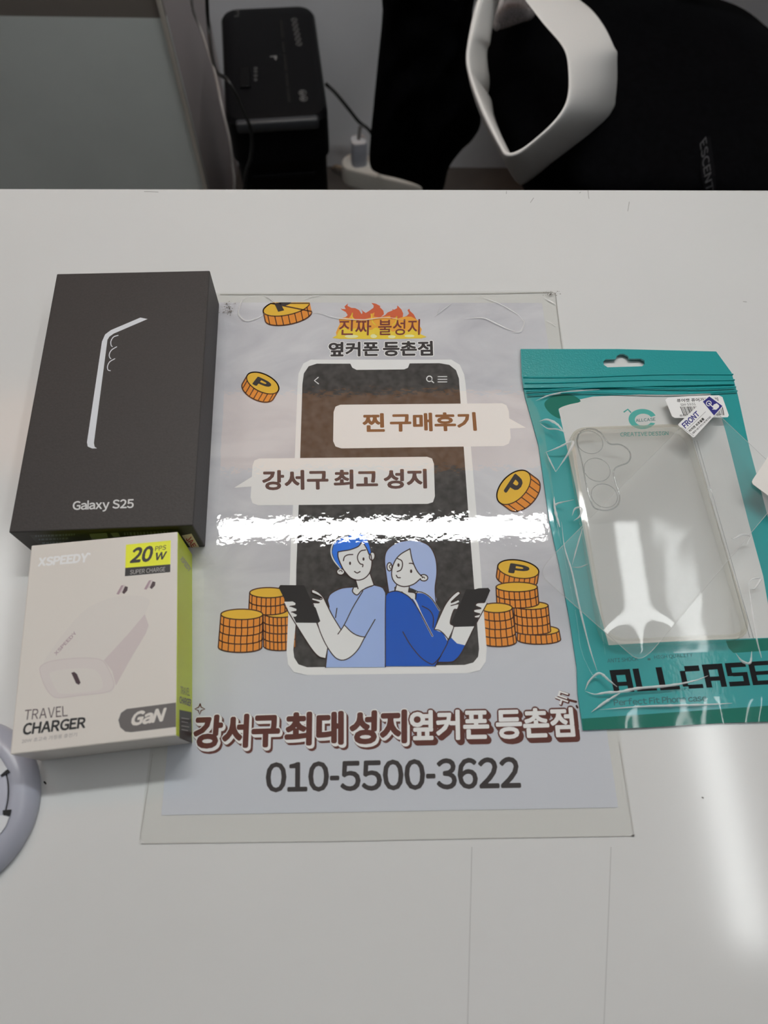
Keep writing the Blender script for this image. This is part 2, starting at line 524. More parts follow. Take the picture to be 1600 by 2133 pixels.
# --- phone drawing
a = Art(plane)
a.poly([(642, 750), (640, 750)] and [(648, 749), (940, 749), (958, 760), (967, 780), (970, 800), (992, 1060), (1014, 1352), (1012, 1378), (1000, 1396), (976, 1402), (640, 1406), (612, 1400), (600, 1384), (597, 1358), (610, 1060), (620, 800), (622, 778), (632, 757)], K_frame, 1)
a.poly([(660, 757.5), (729.8, 757.5), (734, 766), (743, 770.5), (842, 769.5), (850, 766), (853.5, 757), (915, 756.5), (936, 760), (950, 771), (956, 788), (975, 1060), (998, 1352), (996, 1368), (986, 1380), (968, 1385), (640, 1390), (622, 1384), (613, 1370), (611, 1354), (622, 1060), (630, 800), (633, 778), (643, 763)], K_screen, 2)
a.stroke([(663, 786), (655, 792.8), (663.5, 799.5)], 2.2, K_white, 3, 0)
a.stroke(ell(894.5, 789, 5.6, 5.6), 2.2, K_white, 3, 0)
a.stroke([(898.5, 793), (903.5, 797)], 2.4, K_white, 3, 0)
for yy in (784.5, 790, 795.5): a.stroke([(912.5, yy), (931, yy)], 1.9, K_white, 3, 0)
a.build('phone_drawing', notice, 'printed drawing of a phone with a dark screen')

# --- speech bubbles
a = Art(plane)
a.poly([C6(1085, 1135), C6(1245, 1225), C6(1095, 1232)], K_bub, 4)
a.poly([(709, 843), (1046, 840), (1055, 844), (1060, 856), (1064, 912), (1060, 924), (1049, 929), (711, 934), (699, 930), (694, 919), (695, 858), (699, 847)], K_bub, 5)
a.text('찐', (757, 898.5), (800, 898), (799, 862), (757, 862.5), K_br1, 6, 0.034); a.text('구매후기', (814, 898), (992, 896), (989, 859.5), (814, 862), K_br1, 6, 0.034)
a.build('speech_bubble', notice, 'upper speech bubble with brown lettering')
a = Art(plane)
a.poly([C5(365, 1650), C5(200, 1752), C5(355, 1740)], K_bub, 4)
a.poly([(540, 955), (890, 951.5), (900, 955), (904, 966), (906, 1034), (902, 1046), (891, 1049.5), (538, 1052.5), (526, 1048), (522, 1036), (526, 970), (530, 959)], K_bub, 5)
a.text('강서구', (548, 1020), (683, 1018), (682, 980), (548, 981), K_br2, 6, 0.036); a.text('최고', (697, 1017.5), (786, 1016.5), (785, 979), (697, 980), K_br2, 6, 0.036); a.text('성지', (801, 1017), (888, 1016), (887, 978), (801, 979), K_br2, 6, 0.036)
a.build('speech_bubble', notice, 'lower speech bubble with dark brown lettering')

# --- free coins
def coin(tf, cx, cy, rx, ry, rot, vx, vy, ymin, label, lines=7, ptxt=None):
    a = Art(plane, tf)
    top = ell(cx, cy, rx, ry, rot, n=48)
    bot = [(x + vx, y + vy) for x, y in top]
    # convex sweep of the rim
    allp = top + bot
    def hull(P):
        P = sorted(set((round(x, 3), round(y, 3)) for x, y in P))
        def half(Q):
            h = []
            for p in Q:
                while len(h) > 1 and (h[-1][0] - h[-2][0]) * (p[1] - h[-2][1]) - (h[-1][1] - h[-2][1]) * (p[0] - h[-2][0]) <= 0: h.pop()
                h.append(p)
            return h[:-1]
        return half(P) + half(P[::-1])
    hp = hull(allp)
    ym = ymin if ymin else -1e9
    a.clip_poly(hp, K_ora, 8, ym)
    a.clip_poly(top, K_yel, 9, ym)
    w = 2.7
    a.stroke(hp, w, K_cout, 10, 0, True, ymin)
    a.stroke(top[:-1], w * .85, K_cout, 10, 0, True, ymin)
    # rim lines on the visible side
    vis = []
    for k in range(len(top) - 1):
        x, y = top[k]; dx, dy = x - cx, y - cy
        if dx * vx + dy * vy > 0: vis.append(k)
    c, q = math.cos(rot), math.sin(rot)
    th = math.atan2((-q * vx + c * vy) / ry, (c * vx + q * vy) / rx)
    for k in range(lines):
        f = (k + 0.5) / lines * 2 - 1
        t = th + math.asin(f * 0.985)
        x = cx + c * rx * math.cos(t) - q * ry * math.sin(t); y = cy + q * rx * math.cos(t) + c * ry * math.sin(t)
        a.stroke([(x, y), (x + vx, y + vy)], w * .8, K_cout, 10, 0, False, ymin)
    if ptxt:
        if ymin:
            # the letter is cut off by the sheet's edge: a sheared P without its top
            for pl in ptxt: a.clip_poly(pl, K_black, 11, ymin)
        else:
            a.text('P', *ptxt, K_black, 11, 0.055)
    return a.build('coin_print', notice, label)
coin(C5, 660, 165, 208, 72, -0.20, 18, 82, 629.8, 'yellow coin cut off by the top of the sheet', 7,
     [[(555, 140), (605, 128), (640, 195), (588, 208)], [(585, 128), (710, 115), (690, 140), (640, 160), (620, 150)]])
coin(C5, 452, 833, 152, 78, 0.44, -42, 72, None, 'yellow coin left of the printed phone', 7, ((372, 842), (478, 893), (528, 836), (418, 784)))
coin(C6, 1138, 1748, 182, 108, -0.80, 84, 62, None, 'yellow coin right of the printed phone', 6, ((1060, 1775), (1130, 1832), (1222, 1700), (1150, 1640)))

# --- coin stacks
def stack(tf, parts, label, coinargs=None):
    a = Art(plane, tf); lv = 12
    for (x0t, x1t, yt, x0b, x1b, yb, ry, rows, cols) in parts:
        cxt, rxt, cxb, rxb = (x0t + x1t) / 2, (x1t - x0t) / 2, (x0b + x1b) / 2, (x1b - x0b) / 2
        body = ell(cxt, yt, rxt, ry, 0, PI, 2 * PI)[:1] + [(x0b, yb)] + ell(cxb, yb, rxb, ry, 0, PI, 0)[1:-1] + [(x1b, yb), (x1t, yt)]
        top = ell(cxt, yt, rxt, ry)
        a.poly([(x0t, yt)] + ell(cxb, yb, rxb, ry, 0, PI, 0) + [(x1t, yt)] + ell(cxt, yt, rxt, ry, 0, 0, -PI)[1:-1], K_ora, lv)
        a.poly(top[:-1], K_yel, lv + 1)
        for r in range(rows + 1):
            f = r / rows
            xa = x0t + (x0b - x0t) * f; xb = x1t + (x1b - x1t) * f; y = yt + (yb - yt) * f
            a.stroke(ell((xa + xb) / 2, y, (xb - xa) / 2, ry, 0, PI, 0), 2.5, K_cout, lv + 2, 0)
        a.stroke(ell(cxt, yt, rxt, ry, 0, PI, 2 * PI), 2.5, K_cout, lv + 2, 0)
        for x_t, x_b in ((x0t, x0b), (x1t, x1b)): a.stroke([(x_t, yt), (x_b, yb)], 2.5, K_cout, lv + 2, 0)
        for cidx in range(cols):
            for r in range(rows):
                f = ((cidx + 0.5 + 0.06 * (r % 2)) / cols) * 2 - 1
                if abs(f) > 0.97: continue
                t = PI / 2 - math.asin(f)
                def pt(g):
                    xa = x0t + (x0b - x0t) * g; xb = x1t + (x1b - x1t) * g
                    return ((xa + xb) / 2 + (xb - xa) / 2 * math.cos(t), yt + (yb - yt) * g + ry * math.sin(t))
                a.stroke([pt(r / rows), pt((r + 1) / rows)], 2.2, K_cout, lv + 2, 0)
        lv += 3
    return a.build('coin_stack_print', notice, label)
# the frame of the printed phone covers their inner sides, so the people and the frame are above them
stack(C7, [(455, 740, 915, 460, 740, 1205, 38, 4, 8), (338, 668, 735, 330, 665, 885, 45, 2, 8), (85, 452, 925, 62, 445, 1212, 46, 4, 7)], 'stacks of coins left of the printed phone')
stack(C8, [(1172, 1535, 1065, 1168, 1550, 1145, 42, 1, 8), (1138, 1440, 848, 1150, 1462, 1070, 34, 3, 7), (983, 1345, 685, 990, 1358, 828, 42, 2, 8), (850, 1125, 868, 850, 1162, 1165, 42, 4, 6)], 'stacks of coins right of the printed phone')
coin(C8, 1178, 528, 182, 78, 0.16, -12, 86, None, 'tilted coin on top of the right stack', 8, ((1104, 556), (1250, 576), (1268, 506), (1122, 482)))
# lower frame rims redrawn over the stacks
a = Art(plane)
a.poly([(606, 1120), (618, 1120), (616, 1300), (611, 1354), (613, 1370), (622, 1384), (640, 1390), (640, 1406), (612, 1400), (600, 1384), (597, 1358), (604, 1200)], K_frame, 24)
a.build('phone_drawing_rim', notice)
a = Art(plane)
a.poly([(983, 1120), (996, 1120), (1014, 1352), (1012, 1378), (1000, 1396), (976, 1402), (968, 1385), (986, 1380), (996, 1368), (998, 1352)], K_frame, 24)
a.build('phone_drawing_rim', notice)

# --- the printed man
a = Art(plane, C7); s = 2.3
a.poly([(1005, 1390), (1015, 1240), (1090, 1200), (1100, 1000), (1040, 880), (1018, 800), (1048, 742), (1140, 697), (1250, 683), (1300, 740), (1350, 690), (1430, 672), (1500, 690), (1530, 745), (1528, 1388)], K_lb, 25)
a.poly([(1265, 600), (1288, 690), (1250, 690), (1242, 730), (1280, 757), (1312, 735), (1350, 690), (1425, 665), (1390, 570)], K_skin, 26)
a.poly([(1200, 330), (1112, 370), (1110, 410), (1140, 500), (1180, 562), (1230, 608), (1290, 625), (1350, 605), (1395, 550), (1410, 470), (1396, 390), (1350, 305), (1290, 290)], K_skin, 27, 4)
a.ellipse(1412, 415, 24, 36, 0.1, K_skin, 26); a.ellipse(1135, 552, 34, 28, 0.1, K_skin, 26)
a.stroke(ell(1412, 415, 24, 36, 0.1), s, K_out, 28, 0); a.stroke(ell(1135, 552, 34, 28, 0.1), s, K_out, 26.5, 0)
a.stroke([(1120, 545), (1140, 540), (1150, 552)], s * .8, K_out, 28)
hair = [(1135, 525), (1085, 455), (1060, 380), (1075, 310), (1120, 265), (1200, 238), (1300, 214), (1352, 235), (1386, 320), (1402, 385), (1384, 398), (1362, 345), (1325, 295), (1290, 330), (1220, 358), (1150, 370), (1112, 378), (1115, 430), (1150, 515)]
a.poly(hair, K_hair, 28); a.stroke([(1135, 525), (1075, 450), (1052, 380), (1066, 310), (1115, 262), (1200, 240)], 2.6, K_skin, 28)
a.stroke([(1112, 378), (1150, 370), (1220, 358), (1290, 330), (1325, 295), (1362, 345), (1384, 398)], s, K_out, 29)
a.stroke([(1112, 378), (1115, 430), (1150, 515), (1185, 565), (1230, 608), (1290, 625), (1350, 605), (1395, 550), (1410, 470), (1400, 400)], s, K_out, 29)
a.stroke([(1160, 455), (1170, 420), (1200, 403), (1242, 400)], s, K_out, 29)
a.stroke([(1355, 360), (1312, 370), (1285, 410), (1287, 450), (1308, 482), (1330, 488), (1328, 508)], s, K_out, 29)
a.ellipse(1218, 477, 9, 15, 0, K_out, 29, 14); a.ellipse(1336, 440, 9, 15, 0, K_out, 29, 14)
a.stroke([(1257, 549), (1280, 562), (1306, 550)], s, K_out, 29)
a.stroke([(1265, 620), (1288, 700)], s, K_out, 29); a.stroke([(1395, 570), (1428, 665)], s, K_out, 29)
a.stroke([(1250, 685), (1240, 725), (1280, 755), (1330, 710), (1430, 672), (1500, 690), (1530, 740), (1528, 1385)], s, K_out, 29)
a.stroke([(1250, 684), (1140, 697), (1048, 745), (1020, 800)], s, K_out, 29)
a.poly([(592, 690), (606, 668), (815, 670), (960, 978), (945, 998), (745, 998)], K_tab, 29)
a.poly([(735, 998), (920, 1000), (970, 1120), (1020, 1210), (1000, 1312), (940, 1292), (870, 1212), (800, 1100)], K_skin, 30)
arm = [(880, 718), (905, 706), (945, 735), (985, 780), (1012, 835), (1060, 930), (1138, 1058), (1172, 1022), (1230, 1080), (1345, 1128), (1290, 1230), (1220, 1300), (1150, 1327), (1085, 1300), (1012, 1200), (960, 1090), (932, 1005), (957, 985), (918, 870), (888, 838), (892, 822), (935, 830), (950, 822), (885, 800), (890, 782), (955, 790), (972, 780), (930, 752), (890, 735)]
a.poly(arm, K_skin, 30.5)
a.poly([(1168, 1015), (1240, 870), (1330, 720), (1430, 672), (1500, 695), (1530, 760), (1500, 880), (1440, 970), (1352, 1127), (1290, 1113), (1220, 1072)], K_lb, 31)
a.poly([(640, 815), (715, 812), (740, 828), (735, 848), (690, 855), (748, 878), (746, 898), (705, 905), (752, 930), (742, 945), (712, 945), (735, 990), (720, 985)], K_skin, 30)
for P in ([(1012, 835), (1060, 930), (1138, 1058)], [(932, 1005), (960, 1090), (1012, 1200), (1085, 1300), (1150, 1327), (1220, 1300), (1290, 1230), (1345, 1130), (1437, 970)],
          [(1112, 1098), (1168, 1015), (1240, 870), (1330, 720)], [(1172, 1022), (1230, 1080), (1290, 1113), (1352, 1125)], [(635, 835), (735, 1000), (870, 1212), (940, 1292), (1000, 1312)], [(1020, 1230), (1003, 1390)],
          [(880, 730), (890, 708), (945, 735), (985, 780), (1012, 835)], [(880, 735), (925, 752), (970, 778), (960, 795), (890, 780)], [(885, 800), (950, 822), (892, 826), (900, 845)], [(690, 855), (735, 848)], [(705, 905), (746, 898)], [(1103, 872), (1090, 955)], [(1020, 800), (1035, 860)]):
    a.stroke(P, s * .9, K_out, 32)
a.build('man_drawing', notice, 'printed blue-haired man tapping a tablet')

# --- the printed woman
a = Art(plane, C8)
a.poly([(40, 725), (20, 560), (6, 440), (30, 360), (110, 300), (210, 279), (310, 285), (400, 330), (450, 430), (462, 560), (446, 700), (458, 825), (330, 740), (220, 690), (100, 680), (90, 715)], K_hair2, 25, 3)
a.stroke([(40, 725), (16, 560), (5, 440), (30, 358), (110, 298), (210, 277), (310, 283), (400, 328), (452, 430), (464, 560), (448, 700), (458, 825)], s, K_out, 26)
a.poly([(105, 660), (95, 722), (160, 725), (235, 790), (278, 785), (275, 735), (215, 728), (222, 670)], K_skin, 26)
a.ellipse(48, 508, 22, 36, 0, K_skin, 26); a.stroke(ell(48, 508, 22, 36, 0), s, K_out, 26.5, 0); a.stroke([(60, 490), (46, 505), (58, 525)], s * .8, K_out, 29)
a.ellipse(348, 604, 36, 28, 0.1, K_skin, 27); a.stroke(ell(348, 604, 36, 28, 0.1), s, K_out, 27.5, 0)
a.poly([(228, 350), (150, 395), (100, 450), (70, 530), (72, 605), (112, 660), (180, 682), (260, 660), (330, 605), (290, 545), (248, 450)], K_skin, 28)
a.stroke([(228, 350), (150, 395), (100, 450), (70, 530), (72, 605), (112, 660), (180, 682), (260, 660), (320, 612)], s, K_out, 29)
a.stroke([(228, 350), (248, 450), (290, 545), (340, 600)], s, K_out, 29)
a.stroke([(118, 435), (155, 455), (162, 495), (148, 535), (115, 550)], s, K_out, 29); a.ellipse(127, 493, 10, 16, 0, K_out, 29, 14); a.ellipse(238, 547, 10, 16, 0, K_out, 29, 14)
a.stroke([(222, 478), (245, 478), (262, 487)], s, K_out, 29); a.stroke([(108, 582), (120, 602), (143, 604)], s, K_out, 29); a.stroke([(335, 605), (350, 598), (356, 608)], s * .8, K_out, 29)
a.poly([(12, 1380), (15, 770), (38, 735), (110, 720), (180, 745), (240, 792), (278, 790), (290, 732), (350, 738), (420, 790), (487, 890), (445, 1045), (490, 1068), (540, 1120), (560, 1162), (500, 1285), (450, 1378)], K_bl, 30)
a.stroke([(200, 735), (270, 800), (330, 930), (425, 1115)], 3.4, K_skin, 30.5); a.stroke([(285, 732), (350, 738), (420, 790), (487, 890)], 3.0, K_skin, 30.5)
a.poly([(800, 705), (830, 696), (915, 693), (932, 715), (800, 1022), (785, 1032), (605, 1036), (583, 1010), (660, 850), (720, 705)], K_tab, 30)
a.poly([(615, 1036), (795, 1030), (715, 1197), (640, 1180), (590, 1130)], K_skin, 31)
a.poly([(590, 1130), (640, 1180), (714, 1197), (660, 1290), (600, 1340), (470, 1342), (560, 1162)], K_bl, 31.5)
a.poly([(440, 1058), (500, 920), (545, 830), (600, 762), (650, 725), (668, 742), (622, 785), (588, 822), (650, 798), (660, 815), (600, 848), (655, 835), (642, 880), (612, 888), (580, 1000), (612, 1036), (557, 1162), (520, 1090)], K_skin, 31)
a.poly([(880, 822), (820, 826), (803, 848), (850, 870), (792, 885), (792, 905), (840, 920), (793, 940), (802, 955), (832, 955), (905, 828)], K_skin, 31)
for P in ([(12, 1380), (14, 770), (40, 735), (110, 720), (180, 745), (240, 792), (300, 880), (425, 1115)], [(278, 790), (290, 732), (350, 738), (420, 790), (487, 890)], [(95, 722), (110, 668)], [(215, 728), (222, 682)], [(215, 728), (272, 740), (278, 785)],
          [(335, 852), (400, 890), (432, 950), (430, 1040)], [(440, 1058), (490, 1068), (540, 1115), (560, 1165), (500, 1285), (450, 1378)], [(165, 1078), (230, 1190), (320, 1300), (400, 1355), (440, 1355), (500, 1290)],
          [(440, 1058), (500, 920), (545, 830), (600, 762), (650, 725), (668, 742), (622, 785), (588, 822), (650, 798)], [(588, 848), (655, 835), (642, 880), (612, 888), (580, 1000), (612, 1036), (557, 1162)],
          [(905, 828), (800, 1022), (714, 1197), (660, 1290), (600, 1340), (470, 1345)], [(880, 822), (820, 826), (803, 848), (850, 870)], [(850, 875), (792, 885), (792, 905), (840, 920)], [(840, 925), (793, 940), (802, 955), (832, 955)]):
    a.stroke(P, s * .9, K_out, 32)
a.build('woman_drawing', notice, 'printed woman in blue tapping a tablet')

# --- flame emblem and shop name
a = Art(plane, CF)
red = [(320, 372), (400, 345), (425, 322), (402, 285), (352, 258), (340, 236), (357, 250), (402, 250), (386, 220), (428, 182), (422, 212), (470, 236), (512, 238), (560, 262), (592, 312), (602, 290), (586, 250), (604, 272), (640, 296), (682, 270), (730, 236), (735, 210), (706, 176), (760, 186), (815, 216), (806, 226), (850, 270), (856, 312), (820, 345), (870, 322), (900, 290), (960, 266), (954, 250), (976, 258), (1012, 240), (1016, 206), (1040, 230), (1066, 256), (1086, 302), (1080, 350), (1130, 330), (1156, 302), (1136, 262), (1160, 246), (1166, 272), (1210, 312), (1242, 372), (1240, 420), (330, 420)]
a.poly(red, K_red, 2)
a.poly([(320, 372), (400, 350), (440, 356), (480, 300), (486, 345), (540, 400), (580, 370), (620, 372), (700, 350), (705, 310), (745, 290), (735, 340), (800, 350), (860, 340), (930, 330), (940, 370), (1010, 340), (1015, 365), (1100, 340), (1180, 340), (1242, 372), (1282, 400), (1272, 440), (1307, 490), (1290, 540), (1312, 600), (320, 606), (298, 590), (284, 530), (310, 470), (342, 405)], K_fo, 3)
a.poly([(300, 560), (330, 500), (400, 470), (430, 500), (520, 480), (600, 520), (640, 470), (700, 500), (760, 470), (840, 500), (900, 470), (960, 520), (1050, 490), (1130, 510), (1200, 480), (1270, 540), (1300, 598), (320, 604)], K_fy, 4, 3)
for e in ((470, 575, 80, 20), (735, 572, 40, 24), (950, 580, 45, 18), (1160, 570, 60, 16)): a.ellipse(*e, 0, K_fw, 5, 20)
for P in ([(480, 300), (480, 350), (560, 420)], [(705, 310), (720, 400), (760, 440)], [(1010, 340), (1000, 400), (960, 440)], [(780, 480), (740, 530), (800, 580)]): a.stroke(P, 2.4, K_fy, 5)
a.text('진짜', (320, 560), (700, 560), (705, 375), (330, 380), K_ftext, 7, 0.012)
a.text('불성지', (790, 560), (1280, 555), (1285, 372), (790, 378), K_ftext, 7, 0.012)
a.build('flame_emblem', notice, 'printed flames with dark red lettering')
a = Art(plane)
for t_, q in (('옆커폰', ((685, 742), (789, 741), (788, 712.5), (686, 713.5))), ('등촌점', ((799, 741), (901, 740), (900, 711), (799, 712)))):
    a.text(t_, *q, K_white, 2, 0.085); a.text(t_, *q, K_black, 3.5, 0.034)
a.build('shop_name_lettering', notice)

# --- headline and number
a = Art(plane)
for t_, q in (('강서구', ((403, 1557), (580, 1553), (581, 1488), (409, 1493))), ('최대', ((595, 1551), (713, 1548), (713, 1484), (597, 1487))), ('성지', ((730, 1548), (845, 1545), (845, 1481), (732, 1484)))):
    a.text(t_, *q, K_head, 2, 0.095, 6.5, 8); a.text(t_, *q, K_head, 3, 0.095, 3.5, 5); a.text(t_, *q, K_white, 4, 0.082, 3, 4); a.text(t_, *q, K_white, 5, 0.078); a.text(t_, *q, K_head, 6, 0.048)
for t_, q in (('옆커폰', ((855, 1541), (1018, 1538), (1016, 1479), (855, 1482))), ('등촌점', ((1036, 1538), (1197, 1533), (1191, 1475), (1034, 1479)))):
    a.text(t_, *q, K_head, 8, 0.095, 6, 7); a.text(t_, *q, K_head, 9, 0.095, 3, 3.5); a.text(t_, *q, K_head, 10, 0.085); a.text(t_, *q, K_white, 11, 0.034)
a.stroke([(417, 1466), (419, 1473), (427, 1477), (419, 1480), (416, 1488), (413, 1480), (406, 1477), (414, 1473), (417, 1466)], 2.6, K_head, 6, 0)
a.text('두', (1154, 1462), (1180, 1472), (1187, 1446), (1162, 1438), K_head, 6, 0.07, 1.5, 1.5); a.text('두', (1154, 1462), (1180, 1472), (1187, 1446), (1162, 1438), K_white, 7.2, 0.02)
a.stroke([(1184, 1458), (1200, 1462)], 5, K_head, 6); a.stroke([(1201, 1470), (1203, 1474)], 4, K_head, 6)
a.build('headline_lettering', notice, 'brown and white outlined headline')
a = Art(plane)
a.text('010-5500-3622', (555, 1649), (1084, 1640), (1080, 1578), (556, 1590), K_black, 2, 0.026, gap=.075)
a.build('phone_number_lettering', notice)

# --- creases and grime of the laminate
def crease(pts, w, h=0.00025):
    P = catmull([at(x, y, 0.00102) for x, y in pts], 8); V, Fc = [], []
    prof = [(-1, 0), (-.6, .55), (-.2, .95), (.2, .95), (.6, .55), (1, 0)]
    for i, p in enumerate(P):
        t = (P[min(i + 1, len(P) - 1)] - P[max(i - 1, 0)]).normalized(); n = Vector((-t.y, t.x, 0))
        tp = math.sin(PI * (i + .3) / (len(P) + .6))
        jit = 1 + 0.35 * noise.noise(p * 900)
        for (u, z) in prof: V.append(p + n * u * w * tp * jit / 2 + Vector((0, 0, z * h * tp)))
    k = len(prof)
    for i in range(len(P) - 1):
        for j in range(k - 1): Fc.append([(i + 1) * k + j, (i + 1) * k + j + 1, i * k + j + 1, i * k + j])
    o = mesh('film_crease', V, Fc, M_crease, notice, smooth=True)
for pts, w in (([(528, 616), (508, 622), (500, 638), (497, 655), (512, 668), (535, 663), (552, 652)], .0011), ([(548, 614), (560, 620), (575, 632)], .0009), ([(640, 653), (665, 652), (690, 660), (715, 664), (760, 666), (790, 662), (815, 662), (845, 668)], .0009),
               ([(632, 624), (650, 617), (668, 614)], .0007), ([(990, 614), (1035, 630), (1068, 648), (1083, 658)], .0009), ([(965, 664), (1005, 662), (1030, 672), (1055, 684), (1075, 690)], .0013), ([(1084, 660), (1092, 672), (1085, 690), (1068, 692)], .0013),
               ([(1133, 620), (1148, 628), (1158, 634)], .0012), ([(1140, 668), (1158, 678)], .0008), ([(918, 640), (910, 656)], .0007), ([(905, 660), (930, 640), (940, 632)], .0006)):
    crease(pts, w)
def grime(cx, cy, rx, ry, n, seed):
    rnd = random.Random(seed); a = Art(lambda x, y, l: at(x, y, 0.00112))
    for _ in range(n):
        x, y = cx + rnd.gauss(0, rx), cy + rnd.gauss(0, ry); r = rnd.uniform(.35, 1.3)
        a.poly([(x + r * rnd.uniform(.6, 1.4) * math.cos(k), y + r * .7 * math.sin(k)) for k in (0, 1.2, 2.5, 3.8, 5)], M_grime, 0)
    a.build('grime_specks', notice)
grime(472, 640, 8, 6, 60, 1); grime(478, 650, 3, 3, 25, 2); grime(1148, 612, 8, 2.5, 40, 3)
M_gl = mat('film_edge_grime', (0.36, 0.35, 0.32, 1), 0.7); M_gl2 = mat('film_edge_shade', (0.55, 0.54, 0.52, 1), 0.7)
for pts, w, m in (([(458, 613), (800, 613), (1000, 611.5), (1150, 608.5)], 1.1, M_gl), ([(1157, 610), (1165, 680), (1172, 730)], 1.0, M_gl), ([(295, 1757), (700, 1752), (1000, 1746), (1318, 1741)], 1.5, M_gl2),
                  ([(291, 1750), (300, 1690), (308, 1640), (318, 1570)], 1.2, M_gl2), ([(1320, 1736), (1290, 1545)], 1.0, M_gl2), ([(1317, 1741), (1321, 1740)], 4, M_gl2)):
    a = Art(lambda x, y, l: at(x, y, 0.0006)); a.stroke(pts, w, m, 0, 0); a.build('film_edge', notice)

# ------------------------------------------------------------------ boxes on the counter
def carton(name, q, label, cat, faces_mat, mats, bevel=0.0006):
    x, y, ang, w, l, h = q
    t = thing(name, (x, y, Z0), label, cat)
    bm = box_bm(0, 0, 0, h, w, l, 0, bevel, 2)
    for f in bm.faces:
        n = f.normal
        f.normal_update(); n = f.normal
        f.material_index = faces_mat(n)
    bm.transform(Matrix.Translation((x, y, Z0 + 0.0002)) @ Matrix.Rotation(ang, 4, 'Z'))
    return t, bm
Q1 = (-0.1430, 0.0635, 0.0315, 0.0890, 0.1648, 0.0290)
Q2 = (-0.1326, -0.0725, 0.0932, 0.0697, 0.0961, 0.0309)
def face_plane(q, side):
    x, y, a, w, l, h = q
    c, s_ = math.cos(a), math.sin(a)
    if side == 'front': n = Vector((s_, -c, 0)); d = l / 2
    else: n = Vector((c, s_, 0)); d = w / 2
    return Vector((x, y, Z0)) + n * (d + 0.00004), n

# black phone box
M_bbox = mat('black_card', rgb(58, 54, 53, .95), 0.55, 0.5, noise_scale=900, noise_amt=0.12, bump=0.00011, bump_scale=650)
M_seam = mat('black_seam', (0.006, 0.006, 0.006, 1), 0.7)
M_silver = mat('silver_print', rgb(190, 193, 198, K), 0.45)
M_sil2 = mat('silver_letters', rgb(186, 186, 186, K), 0.45)
M_lab = mat('black_label', (0.008, 0.008, 0.010, 1), 0.3); M_labt = mat('label_print', (0.16, 0.18, 0.22, 1), 0.5)
t, bm = carton('phone_box', Q1, 'black retail phone box with silver print on its lid at left', 'box', lambda n: 0, [M_bbox])
x_, y_, a_, w_, l_, h_ = Q1
from_bm('carton', bm, M_bbox, t)
C3 = lambda x, y: (x / 3.3333, 540 + y / 3.3333)
tp = lambda x, y, l: at(x, y, Q1[5] + 0.0002 + 0.00004 + l * 2e-5)
a = Art(tp, C3)
a.poly([(1025, 415), (975, 405), (770, 492), (730, 522), (708, 572), (604, 1270), (609, 1300), (640, 1314), (674, 1313), (657, 1302), (652, 1275), (746, 560), (760, 537), (790, 516)], M_silver, 0)
for P in ([(820, 528), (788, 540), (770, 570), (772, 598), (780, 606)], [(810, 608), (775, 630), (759, 660), (762, 682), (770, 690)], [(797, 691), (762, 712), (747, 742), (750, 768), (766, 774)]): a.stroke(P, 1.9, M_silver, 0)
a.build('lid_print', t, 'silver side view of a phone printed on the lid')
a = Art(tp, C3)
a.text('Galaxy S25', (505, 1757), (926, 1743), (928, 1664), (508, 1680), M_sil2, 0, 0.026, gap=.075)
a.build('lid_lettering', t)
O, N = face_plane(Q1, 'front'); fp = lambda x, y, l: onp(x, y, O + N * (l * 3e-5), N)
a = Art(fp, C3)
a.poly([(205, 1915), (1255, 1870), (1262, 2010), (330, 2050)], M_lab, 0)
for k in range(3): a.text(['SM-S931N 256GB', 'IMEI 35 2094', 'Made in Korea'][k], (245 + 22 * k, 1935 + 26 * k), (530 - 20 * k, 1922 + 24 * k), (528 - 20 * k, 1904 + 24 * k), (240 + 22 * k, 1915 + 26 * k), M_labt, 1) if False else None
rnd = random.Random(4)
for k in range(3):
    xx = 245 + 24 * k
    while xx < 520 - 40 * k:
        ww = rnd.uniform(8, 22); yy = 1923 + 25 * k - (xx - 245) * .04; a.poly([(xx, yy - 6), (xx + ww, yy - 7), (xx + ww, yy + 5), (xx, yy + 6)], M_labt, 1); xx += ww + 7
a.poly([(620, 1908), (740, 1900), (755, 1945), (640, 1952)], M_labt, 1); a.poly([(765, 1902), (820, 1898), (835, 1925), (790, 1930)], M_labt, 1)
xx = 860
while xx < 1160:
    ww = rnd.uniform(6, 14); yy = 1908 - (xx - 860) * .035; a.poly([(xx, yy - 10), (xx + ww, yy - 10), (xx + ww + 3, yy + 10), (xx + 3, yy + 10)], M_labt, 1); xx += ww + 12
a.build('side_label', t, 'black label with small print')
M_stk = mat('cream_sticker', rgb(205, 190, 165, K), 0.5); M_stkr = mat('red_print', rgb(170, 60, 50, K), 0.5)
a = Art(fp, C3)
a.poly([(1262, 1918), (1330, 1905), (1385, 2000), (1330, 2012)], M_stk, 1)
a.text('JAE', (1290, 1945), (1335, 2005), (1362, 1990), (1318, 1912), M_stkr, 2, 0.03)
a.build('sticker', t, 'cream sticker with red print')

